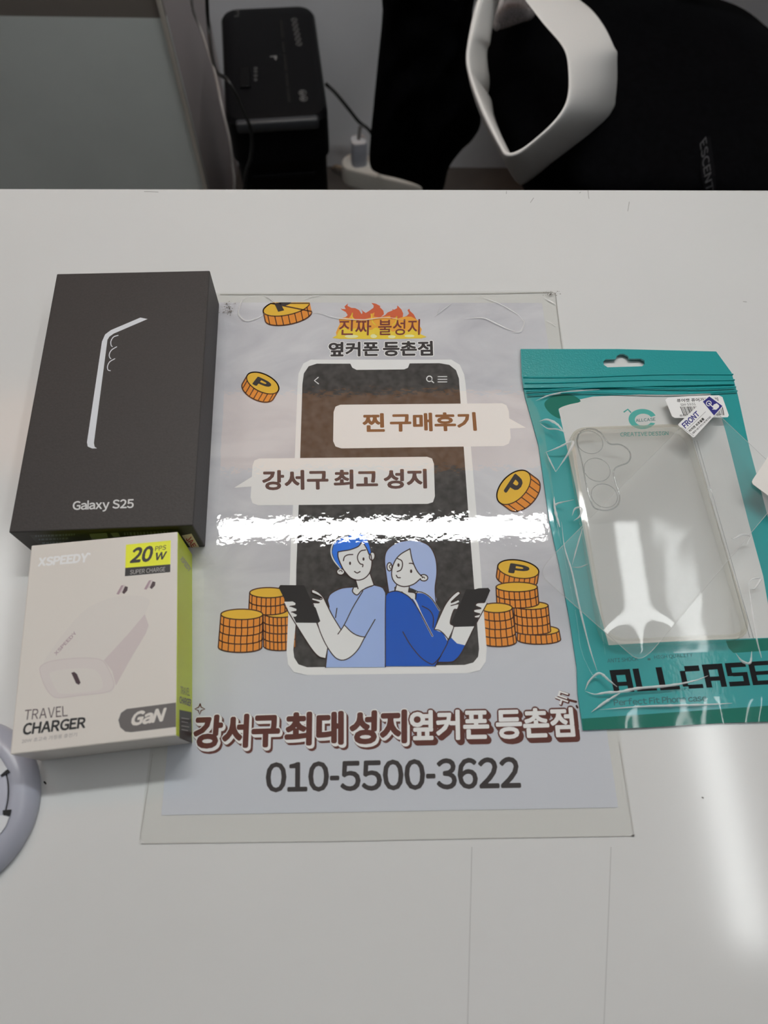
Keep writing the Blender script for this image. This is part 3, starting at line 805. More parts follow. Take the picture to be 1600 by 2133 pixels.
# charger box
M_cbox = mat('white_card', rgb(194, 189, 183, K), 0.35, 0.4); M_lime = mat('lime_card', rgb(178, 190, 28, K), 0.35, 0.4)
M_limep = mat('lime_print', rgb(206, 222, 30, K), 0.4); M_bk = mat('black_print', (0.02, 0.019, 0.02, 1), 0.4); M_gry = mat('grey_print', rgb(150, 146, 144, K), 0.5)
M_foil = mat('silver_foil', (0.95, 0.95, 0.95, 1), 0.3, 0.6, coat=0.4); M_pill = mat('pill_print', rgb(92, 88, 87, 1.5), 0.4)
M_p1 = mat('print_shade_a', rgb(189, 182, 179, K), 0.4); M_p2 = mat('print_shade_b', rgb(181, 171, 170, K), 0.4); M_p3 = mat('print_shade_c', rgb(191, 186, 181, K), 0.4); M_port = mat('print_port', rgb(62, 44, 50, K), 0.4); M_pr = mat('print_prong', rgb(150, 128, 136, K), 0.4)
def lim(n): return 1 if n.x > 0.6 or n.y > 0.6 else 0
t, bm = carton('charger_box', Q2, 'white and lime carton of a travel charger in front of the black box', 'box', lim, None)
from_bm('carton', bm, [M_cbox, M_lime], t)
C4 = lambda x, y: (x / 3.3333, 1080 + y / 3.3333)
tp = lambda x, y, l: at(x, y, Q2[5] + 0.0002 + 0.00004 + l * 2e-5)
a = Art(tp, C4)
a.poly([(300, 1010), (380, 880), (560, 660), (700, 575), (800, 545), (960, 535), (1040, 570), (1010, 660), (1032, 740), (1018, 790), (800, 1165), (730, 1215), (400, 1230), (300, 1130)], M_p3, 0, 3)
a.poly([(720, 985), (800, 900), (900, 790), (1005, 665), (1032, 740), (1014, 795), (900, 985), (805, 1160), (780, 1060)], M_p2, 1)
face = [(277, 1060), (290, 1020), (360, 990), (500, 972), (640, 970), (715, 990), (760, 1060), (790, 1140), (780, 1185), (720, 1210), (560, 1228), (420, 1245), (360, 1230), (310, 1160)]
a.poly(face, M_p1, 2, 3); a.stroke(face, 1.6, M_p2, 3, 4, True)
a.poly([(345, 1090), (360, 1065), (430, 1050), (540, 1040), (640, 1045), (690, 1080), (712, 1140), (700, 1185), (600, 1205), (440, 1218), (390, 1190)], M_p3, 3, 3)
a.poly([(495, 1072), (515, 1064), (535, 1080), (560, 1140), (548, 1155), (528, 1145)], M_port, 4)
for (x0, y0) in ((0, 0), (192, -34)):
    a.poly([(808 + x0, 525 + y0), (842 + x0, 465 + y0), (858 + x0, 462 + y0), (826 + x0, 528 + y0)], M_pr, 3)
    a.poly([(848 + x0, 515 + y0), (868 + x0, 470 + y0), (888 + x0, 475 + y0), (884 + x0, 500 + y0), (862 + x0, 524 + y0)], M_port, 3)
    a.poly([(842 + x0, 465 + y0), (870 + x0, 460 + y0), (850 + x0, 512 + y0), (830 + x0, 520 + y0)], M_p2, 2.5)
a.text('XSPEEDY', (390, 950), (535, 795), (515, 785), (375, 935), M_pr, 3, 0.02)
a.build('product_print', t, 'pale picture of a plug charger')
a = Art(tp, C4)
a.text('XSPEEDY', (266, 330), (604, 300), (614, 240), (274, 276), M_foil, 1, 0.055); a.ellipse(622, 246, 8, 8, 0, M_foil, 1, 12)
a.build('foil_lettering', t, 'silver foil lettering')
a = Art(tp, C4)
a.poly([(875, 182), (1186, 152), (1183, 318), (870, 343)], M_limep, 1); a.poly([(870, 343), (1183, 318), (1182, 372), (867, 401)], M_bk, 1)
a.text('20', (905, 306), (1045, 294), (1068, 192), (932, 208), M_bk, 2, 0.045); a.text('PPS', (1077, 226), (1150, 216), (1156, 184), (1080, 194), M_bk, 2, 0.01); a.text('W', (1075, 290), (1142, 280), (1158, 230), (1085, 240), M_bk, 2, 0.035)
a.text('SUPER CHARGE', (902, 388), (1146, 366), (1148, 336), (904, 358), M_gry, 2, 0.01)
a.build('power_badge', t, 'lime and black power badge')
a = Art(tp, C4)
a.text('TRAVEL', (165, 1400), (470, 1372), (466, 1300), (175, 1330), M_port, 1, 0); a.text('CHARGER', (157, 1502), (588, 1452), (595, 1380), (170, 1425), M_bk, 1, 0.04)
a.text('20W 초고속 가정용 충전기', (150, 1562), (532, 1512), (536, 1485), (154, 1532), M_gry, 1, 0.01)
a.build('title_lettering', t)
a = Art(tp, C4)
a.poly([(1222, 1278), (930, 1316), (880, 1322), (840, 1350), (822, 1400), (835, 1450), (870, 1480), (910, 1484), (1222, 1447)], M_pill, 1)
a.text('GaN', (905, 1438), (1125, 1405), (1152, 1318), (935, 1345), M_cbox, 2, 0.05)
a.build('pill_badge', t, 'dark grey pill-shaped badge')
O, N = face_plane(Q2, 'right'); rp = lambda x, y, l: onp(x, y, O + N * (l * 3e-5), N)
a = Art(rp, C4)
a.poly([(1246, 1328), (1330, 1345), (1334, 1562), (1246, 1525)], M_bk, 0)
for k, y in enumerate((1385, 1410, 1440, 1465)): a.stroke([(1262, y), (1312 - 8 * (k % 2), y + 8)], 1.6, M_gry, 1, 0)
a.build('side_badge', t)
a = Art(rp, C4)
a.text('TRAVEL', (1252, 1218), (1318, 1232), (1318, 1180), (1254, 1165), M_pill, 1, 0); a.text('CHARGER', (1248, 1280), (1328, 1305), (1328, 1258), (1248, 1235), M_pill, 1, 0.04)
a.build('side_title', t)
a = Art(rp, C4)
a.text('XSPEEDY', (1252, 285), (1312, 370), (1328, 345), (1268, 262), M_gry, 1, 0.03)
a.build('side_print', t)

# ------------------------------------------------------------------ round stand at the left edge
M_stand = mat('grey_plastic', rgb(152, 154, 166, K), 0.3, 0.5); M_plate = mat('grey_plate', rgb(158, 160, 172, K), 0.4); M_tab = mat('tab_white', rgb(190, 192, 196, K), 0.4); M_not = mat('black_rubber', (0.01, 0.01, 0.012, 1), 0.5)
sx_, sy_ = -0.1973, -0.1420
st = thing('round_stand', (sx_, sy_, Z0), 'round grey plastic stand with dark notches at the left edge', 'stand')
def lathe(name, cx, cy, prof, m, parent, n=72):
    V, Fc = [], []
    for (r, z) in prof:
        for k in range(n): V.append((cx + r * math.cos(2 * PI * k / n), cy + r * math.sin(2 * PI * k / n), Z0 + z))
    for i in range(len(prof) - 1):
        for k in range(n): Fc.append([i * n + k, i * n + (k + 1) % n, (i + 1) * n + (k + 1) % n, (i + 1) * n + k])
    Fc.append([(len(prof) - 1) * n + k for k in range(n)]); Fc.append(list(range(n))[::-1])
    return mesh(name, V, Fc, m, parent, smooth=True)
lathe('base', sx_, sy_, [(.0372, 0.0001), (.0377, .0012), (.0376, .0035), (.0366, .0062), (.0345, .0085), (.0325, .0097), (.0300, .0102), (.0278, .0102), (.0276, .0098)], M_stand, st)
lathe('groove', sx_, sy_, [(.0276, .0099), (.0275, .0100), (.0271, .0100)], M_not, st)
lathe('turntable', sx_, sy_, [(.0271, .0099), (.0270, .0103), (.0262, .0106), (.0200, .0106)], M_plate, st)
zs = 0.0107
for P in ([(2, 1616), (17, 1603), (21, 1608), (5, 1618)], [(7, 1688), (24, 1686), (21, 1700), (7, 1696)]):
    p = [at(x, y, zs) for x, y in P]; pz = [v + Vector((0, 0, .0006)) for v in p]
    mesh('notch', p + pz, [[7, 6, 5, 4], [0, 1, 2, 3], [0, 4, 5, 1], [1, 5, 6, 2], [2, 6, 7, 3], [3, 7, 4, 0]], M_not, st)
for P in ([(-20, 1568), (2, 1580), (16, 1602), (2, 1614), (-20, 1612)], [(-20, 1700), (7, 1698), (20, 1702), (12, 1722), (-8, 1748), (-20, 1750)]):
    n = len(P); p = [at(x, y, zs) for x, y in P]; pz = [v + Vector((0, 0, .0004)) for v in p]
    mesh('tab', p + pz, [list(range(n)), list(range(n, 2 * n))[::-1]] + [[i, i + n, (i + 1) % n + n, (i + 1) % n] for i in range(n)], M_tab, st)

# ------------------------------------------------------------------ teal pouch with the clear case
LX = [(0, 1085, 727, 1497, 731), (.05, 1087, 780, 1524, 776), (.10, 1094, 825, 1537, 822), (.24, 1122, 925, 1562, 935), (.46, 1145, 1085, 1602, 1085), (.60, 1166, 1180, 1628, 1180), (.74, 1187, 1290, 1650, 1280), (.86, 1202, 1390, 1668, 1380), (.93, 1204, 1445, 1680, 1432), (1.0, 1215, 1521, 1692, 1500)]
def puv(u, v):
    for i in range(len(LX) - 1):
        if v <= LX[i + 1][0] + 1e-9:
            a, b = LX[i], LX[i + 1]; t = (v - a[0]) / (b[0] - a[0])
            L = (a[1] + (b[1] - a[1]) * t, a[2] + (b[2] - a[2]) * t); R = (a[3] + (b[3] - a[3]) * t, a[4] + (b[4] - a[4]) * t)
            return (L[0] + (R[0] - L[0]) * u, L[1] + (R[1] - L[1]) * u)
    return puv(u, LX[-1][0])
ss = lambda a, b, x: (lambda t: t * t * (3 - 2 * t))(max(0, min(1, (x - a) / (b - a))))
def pouch_h(u, v):
    e = ss(0.0, .17, u) * ss(0, .17, 1 - u) * ss(.085, .25, v) * ss(0.02, .20, 1 - v)
    px, py = puv(u, v)
    w = noise.noise(Vector((px / 60, py / 95, 3))) * .0007 + (0.5 - abs(noise.noise(Vector((px / 80 + .3 * py / 80, py / 140, 8))))) * .0010
    k = 0.10 + .9 * (1 - e)
    return 0.0028 + .0095 * e + w * k * ss(.06, .12, v) * min(1, 8 * u, 8 * (1 - u))

M_teal = mat('teal_film', rgb(28, 146, 148, K * .86), 0.35, 0.3, coat=0.2, coat_rough=0.06, bump=0.00005, bump_scale=420)
M_head = mat('teal_header_film', rgb(28, 142, 144, K * .88), 0.35, 0.3, coat=0.9, coat_rough=0.06, bump=0.00013, bump_scale=1100)
M_green = mat('dark_green_print', rgb(0, 110, 94, K * .8), 0.4, 0.15); M_win = mat('silver_liner', (0.72, 0.72, 0.71, 1), 0.30, 0.5, noise_scale=18, noise_amt=0.05)
M_blk = mat('black_lettering', (0.004, 0.004, 0.006, 1), 0.5, 0.1); M_tl = mat('teal_lettering', rgb(14, 88, 90, K), 0.4); M_logo = mat('teal_logo', rgb(56, 150, 142, K), 0.4)
M_pf = film('pouch_film', (0.995, 1.0, 0.998), 0.06, 0.012, ior=1.38, white=(0.85, 0.92, 0.91), bump=0.00003, bump_scale=60)
pouch = thing('case_pouch', at(1390, 1120, 0), 'teal zip pouch with a clear window and black lettering lying at right', 'pouch')
ZB = 0.0016
pp = lambda x, y, l: at(x, y, ZB + l * 2e-5)
left = [(r[1], r[2]) for r in LX]; right = [(r[3], r[4]) for r in LX]
# back sheet with the hang hole cut through (drawn as outline with a hole)
hole = [(1262, 748), (1283, 747.5), (1285, 741), (1292, 737), (1300, 737), (1308, 741), (1311, 747), (1336, 747), (1343, 751), (1343, 758), (1338, 763), (1266, 765), (1258, 760), (1257, 753)]
head_b = .085
hb = puv(0, head_b), puv(1, head_b)
def sheet(name, outline, holes, m, z0, z1, parent, label=None):
    """flat sheet with thickness"""
    loops = [[Vector((x, y, 0)) for x, y in L] for L in [outline, *holes]]
    flat = [p for L in loops for p in L]; tri = [list(t) for t in tessellate_polygon(loops)]
    n = len(flat)
    def up(t):
        A, B, Cc = [at(flat[i].x, flat[i].y, z1) for i in t]
        return t if (B - A).cross(Cc - A).z > 0 else t[::-1]
    tri = [up(t) for t in tri]
    V = [at(p.x, p.y, z1) for p in flat] + [Vector((*at(p.x, p.y, z1)[:2], Z0 + z0)) for p in flat]
    Fc = tri + [[n + i for i in t[::-1]] for t in tri]
    b = 0
    for L in loops:
        k = len(L)
        for i in range(k): Fc.append([b + i, b + (i + 1) % k, n + b + (i + 1) % k, n + b + i])
        b += k
    return mesh(name, V, Fc, m, parent, label=label)
outline = [left[0], (1290, 727), (1492, 732)] + right[1:] + [(1500, 1506), (1350, 1515)] + left[::-1][:-1]
sheet('back_sheet', outline, [hole], M_teal, 0.0002, ZB, pouch, 'teal back film')
# window liner and prints on the back sheet
a = Art(pp)
a.poly([(1163, 848), (1190, 836), (1235, 826), (1330, 822), (1480, 820), (1497, 850), (1512, 900), (1560, 1090), (1590, 1200), (1612, 1328), (1420, 1335), (1268, 1344), (1240, 1240), (1200, 1020), (1172, 890)], M_win, 1)
a.build('window_liner', pouch, 'silvery window area')
for P, sm in (([(1135, 838), (1150, 826), (1175, 821), (1195, 824), (1210, 836), (1188, 842), (1170, 848), (1163, 855), (1168, 872), (1150, 864), (1137, 850)], 3), ([(1512, 1335), (1560, 1332), (1640, 1328), (1640, 1352), (1560, 1358), (1528, 1360), (1518, 1350)], 0)):
    a = Art(pp); a.poly(P, M_green, 2, sm); a.build('corner_print', pouch, 'dark green corner print')
a = Art(pp); a.poly([(1212, 1497), (1400, 1484), (1685, 1464), (1692, 1500), (1500, 1506), (1350, 1515), (1215, 1521)], M_green, 2); a.build('bottom_strip', pouch, 'dark green strip')
a = Art(pp)
A3 = lambda x, y: (1200 + x / 4, 1300 + y / 4)
GL = {'A': [(0, 0, .28, 1), (.28, .76, 1, 1), (.72, 0, 1, .76), (.28, .28, .72, .46)], 'L': [(0, 0, .3, 1), (.3, 0, .98, .15)], 'C': [(0, .1, .26, .78), (.26, .74, .98, .98), (.26, 0, .98, .17)],
      'S': [(0, .80, 1, 1), (0, .44, .26, .80), (.26, .42, 1, .58), (.74, .20, 1, .42), (0, 0, 1, .2)], 'E': [(0, 0, .28, 1), (.28, .82, 1, 1), (.28, .42, .95, .58), (.28, 0, 1, .18)]}
TLq, TRq, BRq, BLq = (278, 384), (1610, 304), (1655, 500), (318, 572)
for i, ch in enumerate('ALLCASE'):
    for (x0, y0, x1, y1) in GL[ch]:
        pts = []
        for (lx, ly) in ((x0, y0), (x1, y0), (x1, y1), (x0, y1)):
            u = (i + lx * .88) / 7 * 1.01; v = ly
            aa, bb, cc, dd = (1 - u) * (1 - v), u * (1 - v), u * v, (1 - u) * v
            pts.append(A3(aa * BLq[0] + bb * BRq[0] + cc * TRq[0] + dd * TLq[0], aa * BLq[1] + bb * BRq[1] + cc * TRq[1] + dd * TLq[1]))
        a.poly(pts, M_blk, 3)
a.build('brand_lettering', pouch, 'blocky black lettering')
a = Art(pp, A3)
a.text('ANTI SHOCK', (262, 322), (520, 305), (515, 272), (260, 290), M_tl, 3, 0.01); a.text('HIGH QUALITY', (655, 296), (975, 278), (970, 242), (650, 262), M_tl, 3, 0.01); a.poly([(595, 285), (620, 283), (622, 300), (598, 302)], M_tl, 3)
a.text('Perfect Fit Phone case', (318, 678), (1090, 640), (1085, 585), (312, 625), M_tl, 3, 0.02, gap=.06)
a.build('small_lettering', pouch)
a = Art(pp, lambda x, y: (1060 + x / 2.963, 700 + y / 2.963))
outer = ell(825, 512, 86, 62, 0, -.35, -2 * PI + .42, 40); inner = ell(830, 516, 52, 37, 0, -2 * PI + .50, -.45, 40)
a.poly(outer + inner, M_logo, 3)
a.stroke([(712, 468), (735, 452), (752, 470)], 3, M_logo, 3, 0)
a.text('ALLCASE', (785, 530), (905, 522), (903, 504), (783, 512), M_tl, 3.5, 0.02); a.text('CREATIVE DESIGN', (690, 620), (985, 611), (985, 588), (688, 596), M_logo, 3, 0.012)
a.build('logo_print', pouch, 'teal ring logo and lettering')
# header: both films fused, crimped, teal; hole goes through
zh = 0.0030
hd = [left[0], (1290, 727), (1492, 732), (1524, 776), (1531, 800), (1400, 803), (1250, 806), (1091, 808), (1087, 780)]
sheet('header', hd, [hole], M_head, ZB + 0.0001, zh, pouch, 'teal header with a hang hole')
for k, (yL, yR) in enumerate(((786, 779), (797, 790), (812, 805), (822, 816))):
    P = [at(1090 + (1527 - 1090) * f + 3 * k, yL + (yR - yL) * f + (3 if k > 1 else 1.5) * math.sin(f * 7 + k), zh + .0002) for f in [i / 14 for i in range(15)]]
    tube('zip_ridge', P, 0.00055 if k < 2 else .00045, M_teal, pouch, 8, 3)
# front film
def front_film():
    n, m_ = 70, 100; V, Fc = [], []
    for j in range(m_ + 1):
        v = .085 + (1 - .085) * j / m_
        for i in range(n + 1):
            u = i / n; x, y = puv(u, v); V.append(at(x, y, pouch_h(u, v)))
    for j in range(m_):
        for i in range(n):
            q = j * (n + 1) + i; Fc.append([q + n + 1, q + n + 2, q + 1, q])
    return mesh('front_film', V, Fc, M_pf, pouch, smooth=True, label='clear wrinkled front film')
ff = front_film()
og = origin_of(pouch)
bv = BVHTree.FromPolygons([v.co + og for v in ff.data.vertices], [list(p.vertices) for p in ff.data.polygons])
def onfilm(x, y, lift=0.0):
    o = CAM + Vector((0, 0, Z0)); d = px_ray(x, y).normalized()
    h = bv.ray_cast(o, d)
    return (h[0] if h[0] else at(x, y, 0.006)) - d * lift
# creases pinched into the film
M_pc = film('film_pinch', (1, 1, 1), 0.18, 0.7, ior=1.6, white=(.97, .98, .98))  # white colour paints the bright glints along the folds
def pinch(pts, w, h=.0005):
    P = catmull([onfilm(x, y) for x, y in pts], 7); V, Fc = [], []
    prof = [(-1, -.2), (-.55, .55), (-.15, 1), (.15, 1), (.55, .55), (1, -.2)]; k = len(prof)
    for i, p in enumerate(P):
        t = (P[min(i + 1, len(P) - 1)] - P[max(i - 1, 0)]).normalized(); n = Vector((-t.y, t.x, 0)); tp_ = math.sin(PI * (i + .4) / (len(P) + .8))
        jit = 1 + .5 * noise.noise(p * 700)
        for (u, z) in prof: V.append(p + n * u * w * tp_ * jit / 2 + Vector((0, 0, z * h * tp_ * jit)))
    for i in range(len(P) - 1):
        for j in range(k - 1): Fc.append([(i + 1) * k + j, (i + 1) * k + j + 1, i * k + j + 1, i * k + j])
    mesh('film_crease', V, Fc, M_pc, pouch, smooth=True)
B1 = lambda x, y: (1060 + x / 2.963, 700 + y / 2.963)
B2 = lambda x, y: (1060 + x / 2.963, 1080 + y / 2.963)
for fn, pts, w in ((B1, [(220, 720), (300, 690), (395, 650), (370, 720), (290, 838)], .0016), (B1, [(190, 525), (240, 515), (300, 545), (345, 600)], .0018), (B1, [(195, 540), (240, 570), (300, 575), (350, 595)], .0012), (B1, [(280, 990), (285, 1040), (310, 1030), (400, 1010)], .0013),
                   (B1, [(275, 1000), (290, 1090), (315, 1180)], .0014), (B1, [(390, 1110), (410, 1065), (450, 1060), (440, 1110), (400, 1140)], .0013), (B1, [(165, 400), (260, 362), (400, 340), (560, 330)], .0012), (B1, [(230, 715), (260, 780), (290, 838)], .0010),
                   (B2, [(325, 20), (345, 180), (390, 330), (440, 560), (500, 800), (545, 940)], .0011), (B2, [(470, 1060), (500, 1000), (560, 955), (620, 1000), (670, 1040)], .0013), (B2, [(470, 1065), (530, 1085), (600, 1075), (700, 1068), (800, 1048), (1000, 1030), (1150, 1000), (1230, 970)], .0014),
                   (B2, [(510, 1195), (600, 1130), (690, 1075)], .0013), (B2, [(560, 1180), (800, 1162), (1000, 1155), (1200, 1150), (1380, 1140)], .0012), (B2, [(1400, 830), (1440, 880), (1490, 890), (1500, 820)], .0013), (B2, [(1480, 400), (1500, 560), (1530, 740), (1560, 860)], .0011), (B2, [(1480, 400), (1500, 375), (1555, 370), (1520, 430), (1490, 435)], .0011),
                   (B2, [(390, 290), (420, 180), (455, 60)], .0008), (B2, [(390, 300), (440, 300), (490, 280)], .0008), (B2, [(1360, 110), (1390, 125), (1440, 100), (1490, 110), (1470, 160)], .0013)):
    pinch([fn(*p) for p in pts], w)
# small product sticker on the pouch film
M_lbl = mat('sticker_white', rgb(214, 212, 214, K), 0.4); M_ltx = mat('sticker_black', (0.02, 0.02, 0.02, 1), 0.5)
fpz = lambda x, y, l: at(x, y, 0.0118 + l * 2e-5)
def sticker_plane(z): return lambda x, y, l: at(x, y, z + l * 2e-5)
zs_ = max(onfilm(x, y).z - Z0 for x, y in ((1387, 830), (1500, 826), (1518, 868), (1403, 871), (1450, 850))) + .0002
a = Art(sticker_plane(zs_))
a.poly([(1391, 828.5), (1440, 824.5), (1498, 823.5), (1505, 827), (1518.5, 865), (1516, 869), (1460, 870.5), (1406, 870.5), (1400, 867), (1386, 833)], M_lbl, 0)
S6 = lambda x, y: (1360 + x / 6.6667, 780 + y / 6.6667)
a.tf = S6
a.text('퓨어캣 퓨어가드 클리', (335, 385), (910, 368), (900, 318), (333, 340), M_ltx, 1, 0.02)
a.text('SM-S931', (388, 440), (600, 425), (590, 392), (382, 405), M_ltx, 1, 0.0)
rnd = random.Random(9); xx = 378
while xx < 970:
    ww = rnd.choice((4, 4, 7, 11)); f = (xx - 378) / 590
    a.poly([(xx, 448 - 14 * f), (xx + ww, 448 - 14 * f), (xx + ww + 50 - 10 * f, 570 + 0 * f), (xx + 50 - 10 * f, 570)] if f < .6 else [(xx, 440), (xx + ww, 440), (xx + ww + 22, 565), (xx + 22, 565)], M_ltx, 1); xx += ww + rnd.choice((4, 6, 9))
a.text('8', (378, 585), (412, 583), (408, 556), (374, 558), M_ltx, 1.5, 0.01); a.text('8097', (420, 582), (560, 580), (556, 552), (416, 555), M_ltx, 1.5, 0.0); a.text('67', (890, 578), (948, 576), (942, 548), (884, 550), M_ltx, 1.5, 0.01)
a.build('barcode_sticker', pouch, 'white barcode sticker')

# clear phone case inside the pouch
M_case = film('clear_case', (0.91, 0.91, 0.90), 0.16, 0.05, ior=1.3, white=(0.85, 0.85, 0.83)); M_rim = film('clear_case_rim', (0.95, 0.94, 0.90), 0.1, 0.16, ior=1.4, white=(0.90, 0.82, 0.70))
M_lens = film('lens_rim', (0.80, 0.81, 0.81), 0.08, 0.10, ior=1.5)
case = thing('phone_case', at(1375, 1110, 0.002), 'clear phone case with three lens holes inside the teal pouch', 'phone case')
cq = [(1187, 893), (1432, 884), (1567, 1326), (1262, 1338)]
def rq(q, r, z, n=6):
    c = [at(x, y, z) for x, y in q]; out = []
    for i in range(4):
        p, A, B = c[i], c[i - 1], c[(i + 1) % 4]; u = (A - p).normalized(); v = (B - p).normalized()
        for k in range(n + 1):
            t = k / n; out.append(p + u * r * (1 - t) ** 2 + v * r * t ** 2)
    return out
zc = 0.0098
top_ = rq(cq, .011, zc); n = len(top_)
cc = sum(top_, Vector()) / n
def shrink(L, d, z): return [p + (Vector((cc.x, cc.y, p.z)) - p).normalized() * d * 1.2 + Vector((0, 0, z)) for p in L]
lens_px = [B1(500, 655), B1(545, 825), B1(590, 985)]
mesh('back_panel', top_, [list(range(n))[::-1]], M_case, case)
def ribbon(L1, L2, name, m, parent, close=True):
    k = len(L1); mesh(name, list(L1) + list(L2), [[i, (i + 1) % k, k + (i + 1) % k, k + i] for i in range(k if close else k - 1)], m, parent, smooth=True)
out_ = [p + Vector((0, 0, -.0006)) for p in shrink(top_, -.0009, 0)]
ribbon(out_, shrink(top_, .0013, .00015), 'bevel_edge', M_rim, case)
ribbon([p + Vector((0, 0, -.0076)) for p in out_], out_, 'side_wall', M_rim, case)
for (x, y) in lens_px:
    c = at(x, y, zc + .0002); R_ = (at(x + 27, y, zc) - at(x, y, zc)).length
    tube('lens_hole', [c + Vector((R_ * math.cos(t), R_ * math.sin(t), 0)) for t in [2 * PI * k / 30 for k in range(31)]], .00022, M_lens, case, 6, 2)
bump_o = [(1205, 905), (1215, 895), (1235, 893), (1252, 902), (1262, 916), (1272, 925), (1292, 926), (1308, 936), (1314, 950), (1308, 963), (1294, 969), (1283, 974), (1278, 985), (1284, 1010), (1291, 1035), (1286, 1053), (1270, 1062), (1250, 1062), (1234, 1052), (1222, 1010), (1212, 960), (1203, 925)]
tube('camera_rim', [at(x, y, zc + .0004) for x, y in bump_o + bump_o[:1]], .00042, M_lens, case, 6, 4)
tube('side_seam', [at(1452, 918, zc), at(1510, 1120, zc), at(1570, 1330, zc)], .00025, M_lens, case, 6, 2)
tube('side_seam', [at(1446, 918, zc), at(1503, 1120, zc), at(1562, 1328, zc)], .00025, M_lens, case, 6, 2)

# screen protector lying across the pouch
M_sp = film('protector_film', (0.99, 0.993, 0.993), 0.03, 0.12, ior=1.42, white=(0.92, 0.92, 0.92), bump=0.00002, bump_scale=22)
M_spe = mat('protector_edge', (0.72, 0.73, 0.72, 1), 0.2)
sp = thing('screen_protector', at(1380, 1110, 0.014), 'clear screen protector film laid diagonally over the teal pouch', 'screen protector')
sq = [(1470, 838), (1650, 1008), (1336, 1383), (1118, 1191)]
def sp_z(x, y):
    # rests on the case: higher at the left, sloping down to the right, its lower corner dipping
    g = math.hypot(x - 1336, y - 1383)
    return 0.0152 - (x - 1330) * 0.0000092 - .004 * max(0, 1 - g / 120) ** 2
def spgrid():
    n = 36; V, Fc = [], []
    rr = .12
    for j in range(n + 1):
        for i in range(n + 1):
            u, v = i / n * 2 - 1, j / n * 2 - 1
            # squircle-ish rounding of the corners
            m_ = max(abs(u), abs(v)); l_ = math.hypot(u, v)
            k = 1.0
            if l_ > 1e-6:
                q = min(abs(u), abs(v)) / max(m_, 1e-6)
                k = 1 - .045 * max(0, (q - .80) / .2) ** 2 * m_
            u2, v2 = (u * k + 1) / 2, (v * k + 1) / 2
            x = (1 - u2) * (1 - v2) * sq[0][0] + u2 * (1 - v2) * sq[1][0] + u2 * v2 * sq[2][0] + (1 - u2) * v2 * sq[3][0]
            y = (1 - u2) * (1 - v2) * sq[0][1] + u2 * (1 - v2) * sq[1][1] + u2 * v2 * sq[2][1] + (1 - u2) * v2 * sq[3][1]
            V.append(at(x, y, sp_z(x, y)))
    for j in range(n):
        for i in range(n):
            q = j * (n + 1) + i; Fc.append([q + n + 1, q + n + 2, q + 1, q])
    mesh('film_sheet', V, Fc, M_sp, sp, smooth=True)
    ring = [V[i] for i in range(n)] + [V[i * (n + 1) + n] for i in range(n)] + [V[n * (n + 1) + n - i] for i in range(n)] + [V[(n - i) * (n + 1)] for i in range(n)]
    tube('film_edge', ring + ring[:1], .00012, film('protector_rim', (1, 1, 1), .1, .5, ior=1.5, white=(.93, .93, .93)), sp, 5, 1)
spgrid()
M_navy = mat('navy_print', rgb(22, 22, 108, K), 0.4); M_ft = mat('front_tab_white', rgb(220, 218, 228, K), 0.35)
a = Art(lambda x, y, l: at(x, y, 0.0166 + l * 2e-5), S6)
a.poly([(780, 286), (800, 290), (978, 425), (975, 445), (580, 868), (560, 875), (352, 705), (352, 690)], M_ft, 0)
a.poly([(785, 305), (968, 438), (850, 570), (695, 378)], M_navy, 1)
a.text('FRONT', (455, 750), (655, 560), (605, 505), (400, 690), M_navy, 1, 0.035)
a.stroke([(470, 770), (735, 515)], .5, M_ltx, 1, 0); a.stroke([(395, 735), (570, 850)], .5, M_ltx, 1, 0)
a.text('터치면 보호필름', (520, 800), (720, 625), (695, 598), (497, 775), M_ltx, 1, 0.045)
a.text('제품에 사용 전 반드시 제거해 주세요', (560, 832), (812, 595), (798, 572), (545, 810), M_ltx, 1, 0.02)
a.poly([(765, 400), (790, 395), (830, 440), (850, 415), (890, 400), (925, 435), (915, 460), (880, 490), (820, 485), (845, 470)], M_ft, 2)
a.stroke(ell(778, 402, 34, 34, 0, 1.3, 6.4), 1.6, M_ft, 2, 0)
a.build('front_tab', sp, 'white and navy tab reading FRONT')
V = [at(x, y, .0150) for x, y in ((1566, 1004), (1568, 999), (1602, 948), (1640, 975), (1640, 1060), (1604, 1036), (1568, 1009))]
V2 = [v + Vector((0, 0, .0003)) for v in V]; k = len(V)
mesh('back_tab', V + V2, [list(range(k)), list(range(k, 2 * k))[::-1]] + [[i, i + k, (i + 1) % k + k, (i + 1) % k] for i in range(k)], mat('back_tab_white', rgb(206, 202, 198, K), .45), sp, label='white tab at the right frame edge')

# ------------------------------------------------------------------ behind the counter
# cabinet on the left with a frosted glass front
M_fg = mat('frosted_glass', (0.84, 0.88, 0.85, 1), 0.28, 0.5, noise_scale=5, noise_amt=0.05)
M_ge = mat('glass_edge', (0.62, 0.57, 0.50, 1), 0.2); M_side = mat('cabinet_side', (0.46, 0.41, 0.41, 1), 0.5); M_band = mat('cabinet_dark_reflection', (0.26, 0.225, 0.20, 1), 0.35)
YC = 0.85; XC = -0.272
cab = thing('side_cabinet', (-0.8, 1.0, 0), 'grey cabinet with a frosted glass front behind the counter at left', 'cabinet')
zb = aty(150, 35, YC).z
from_bm('carcass', box_bm((XC - 1.35) / 2 - .004, (YC + .010 + YW) / 2, 0, 0.70, 1.35 + XC - .008, YW - YC - .012, 0, .002), M_side, cab)
from_bm('glass_front', box_bm((XC - 1.35) / 2, YC + .004, 0.0, zb, 1.35 + XC, .008), M_fg, cab)
from_bm('reflection_band', box_bm((XC - 1.35) / 2, YC + .004, zb, .70, 1.35 + XC, .008), M_band, cab)  # dark reflection in the upper glass, painted as a darker panel
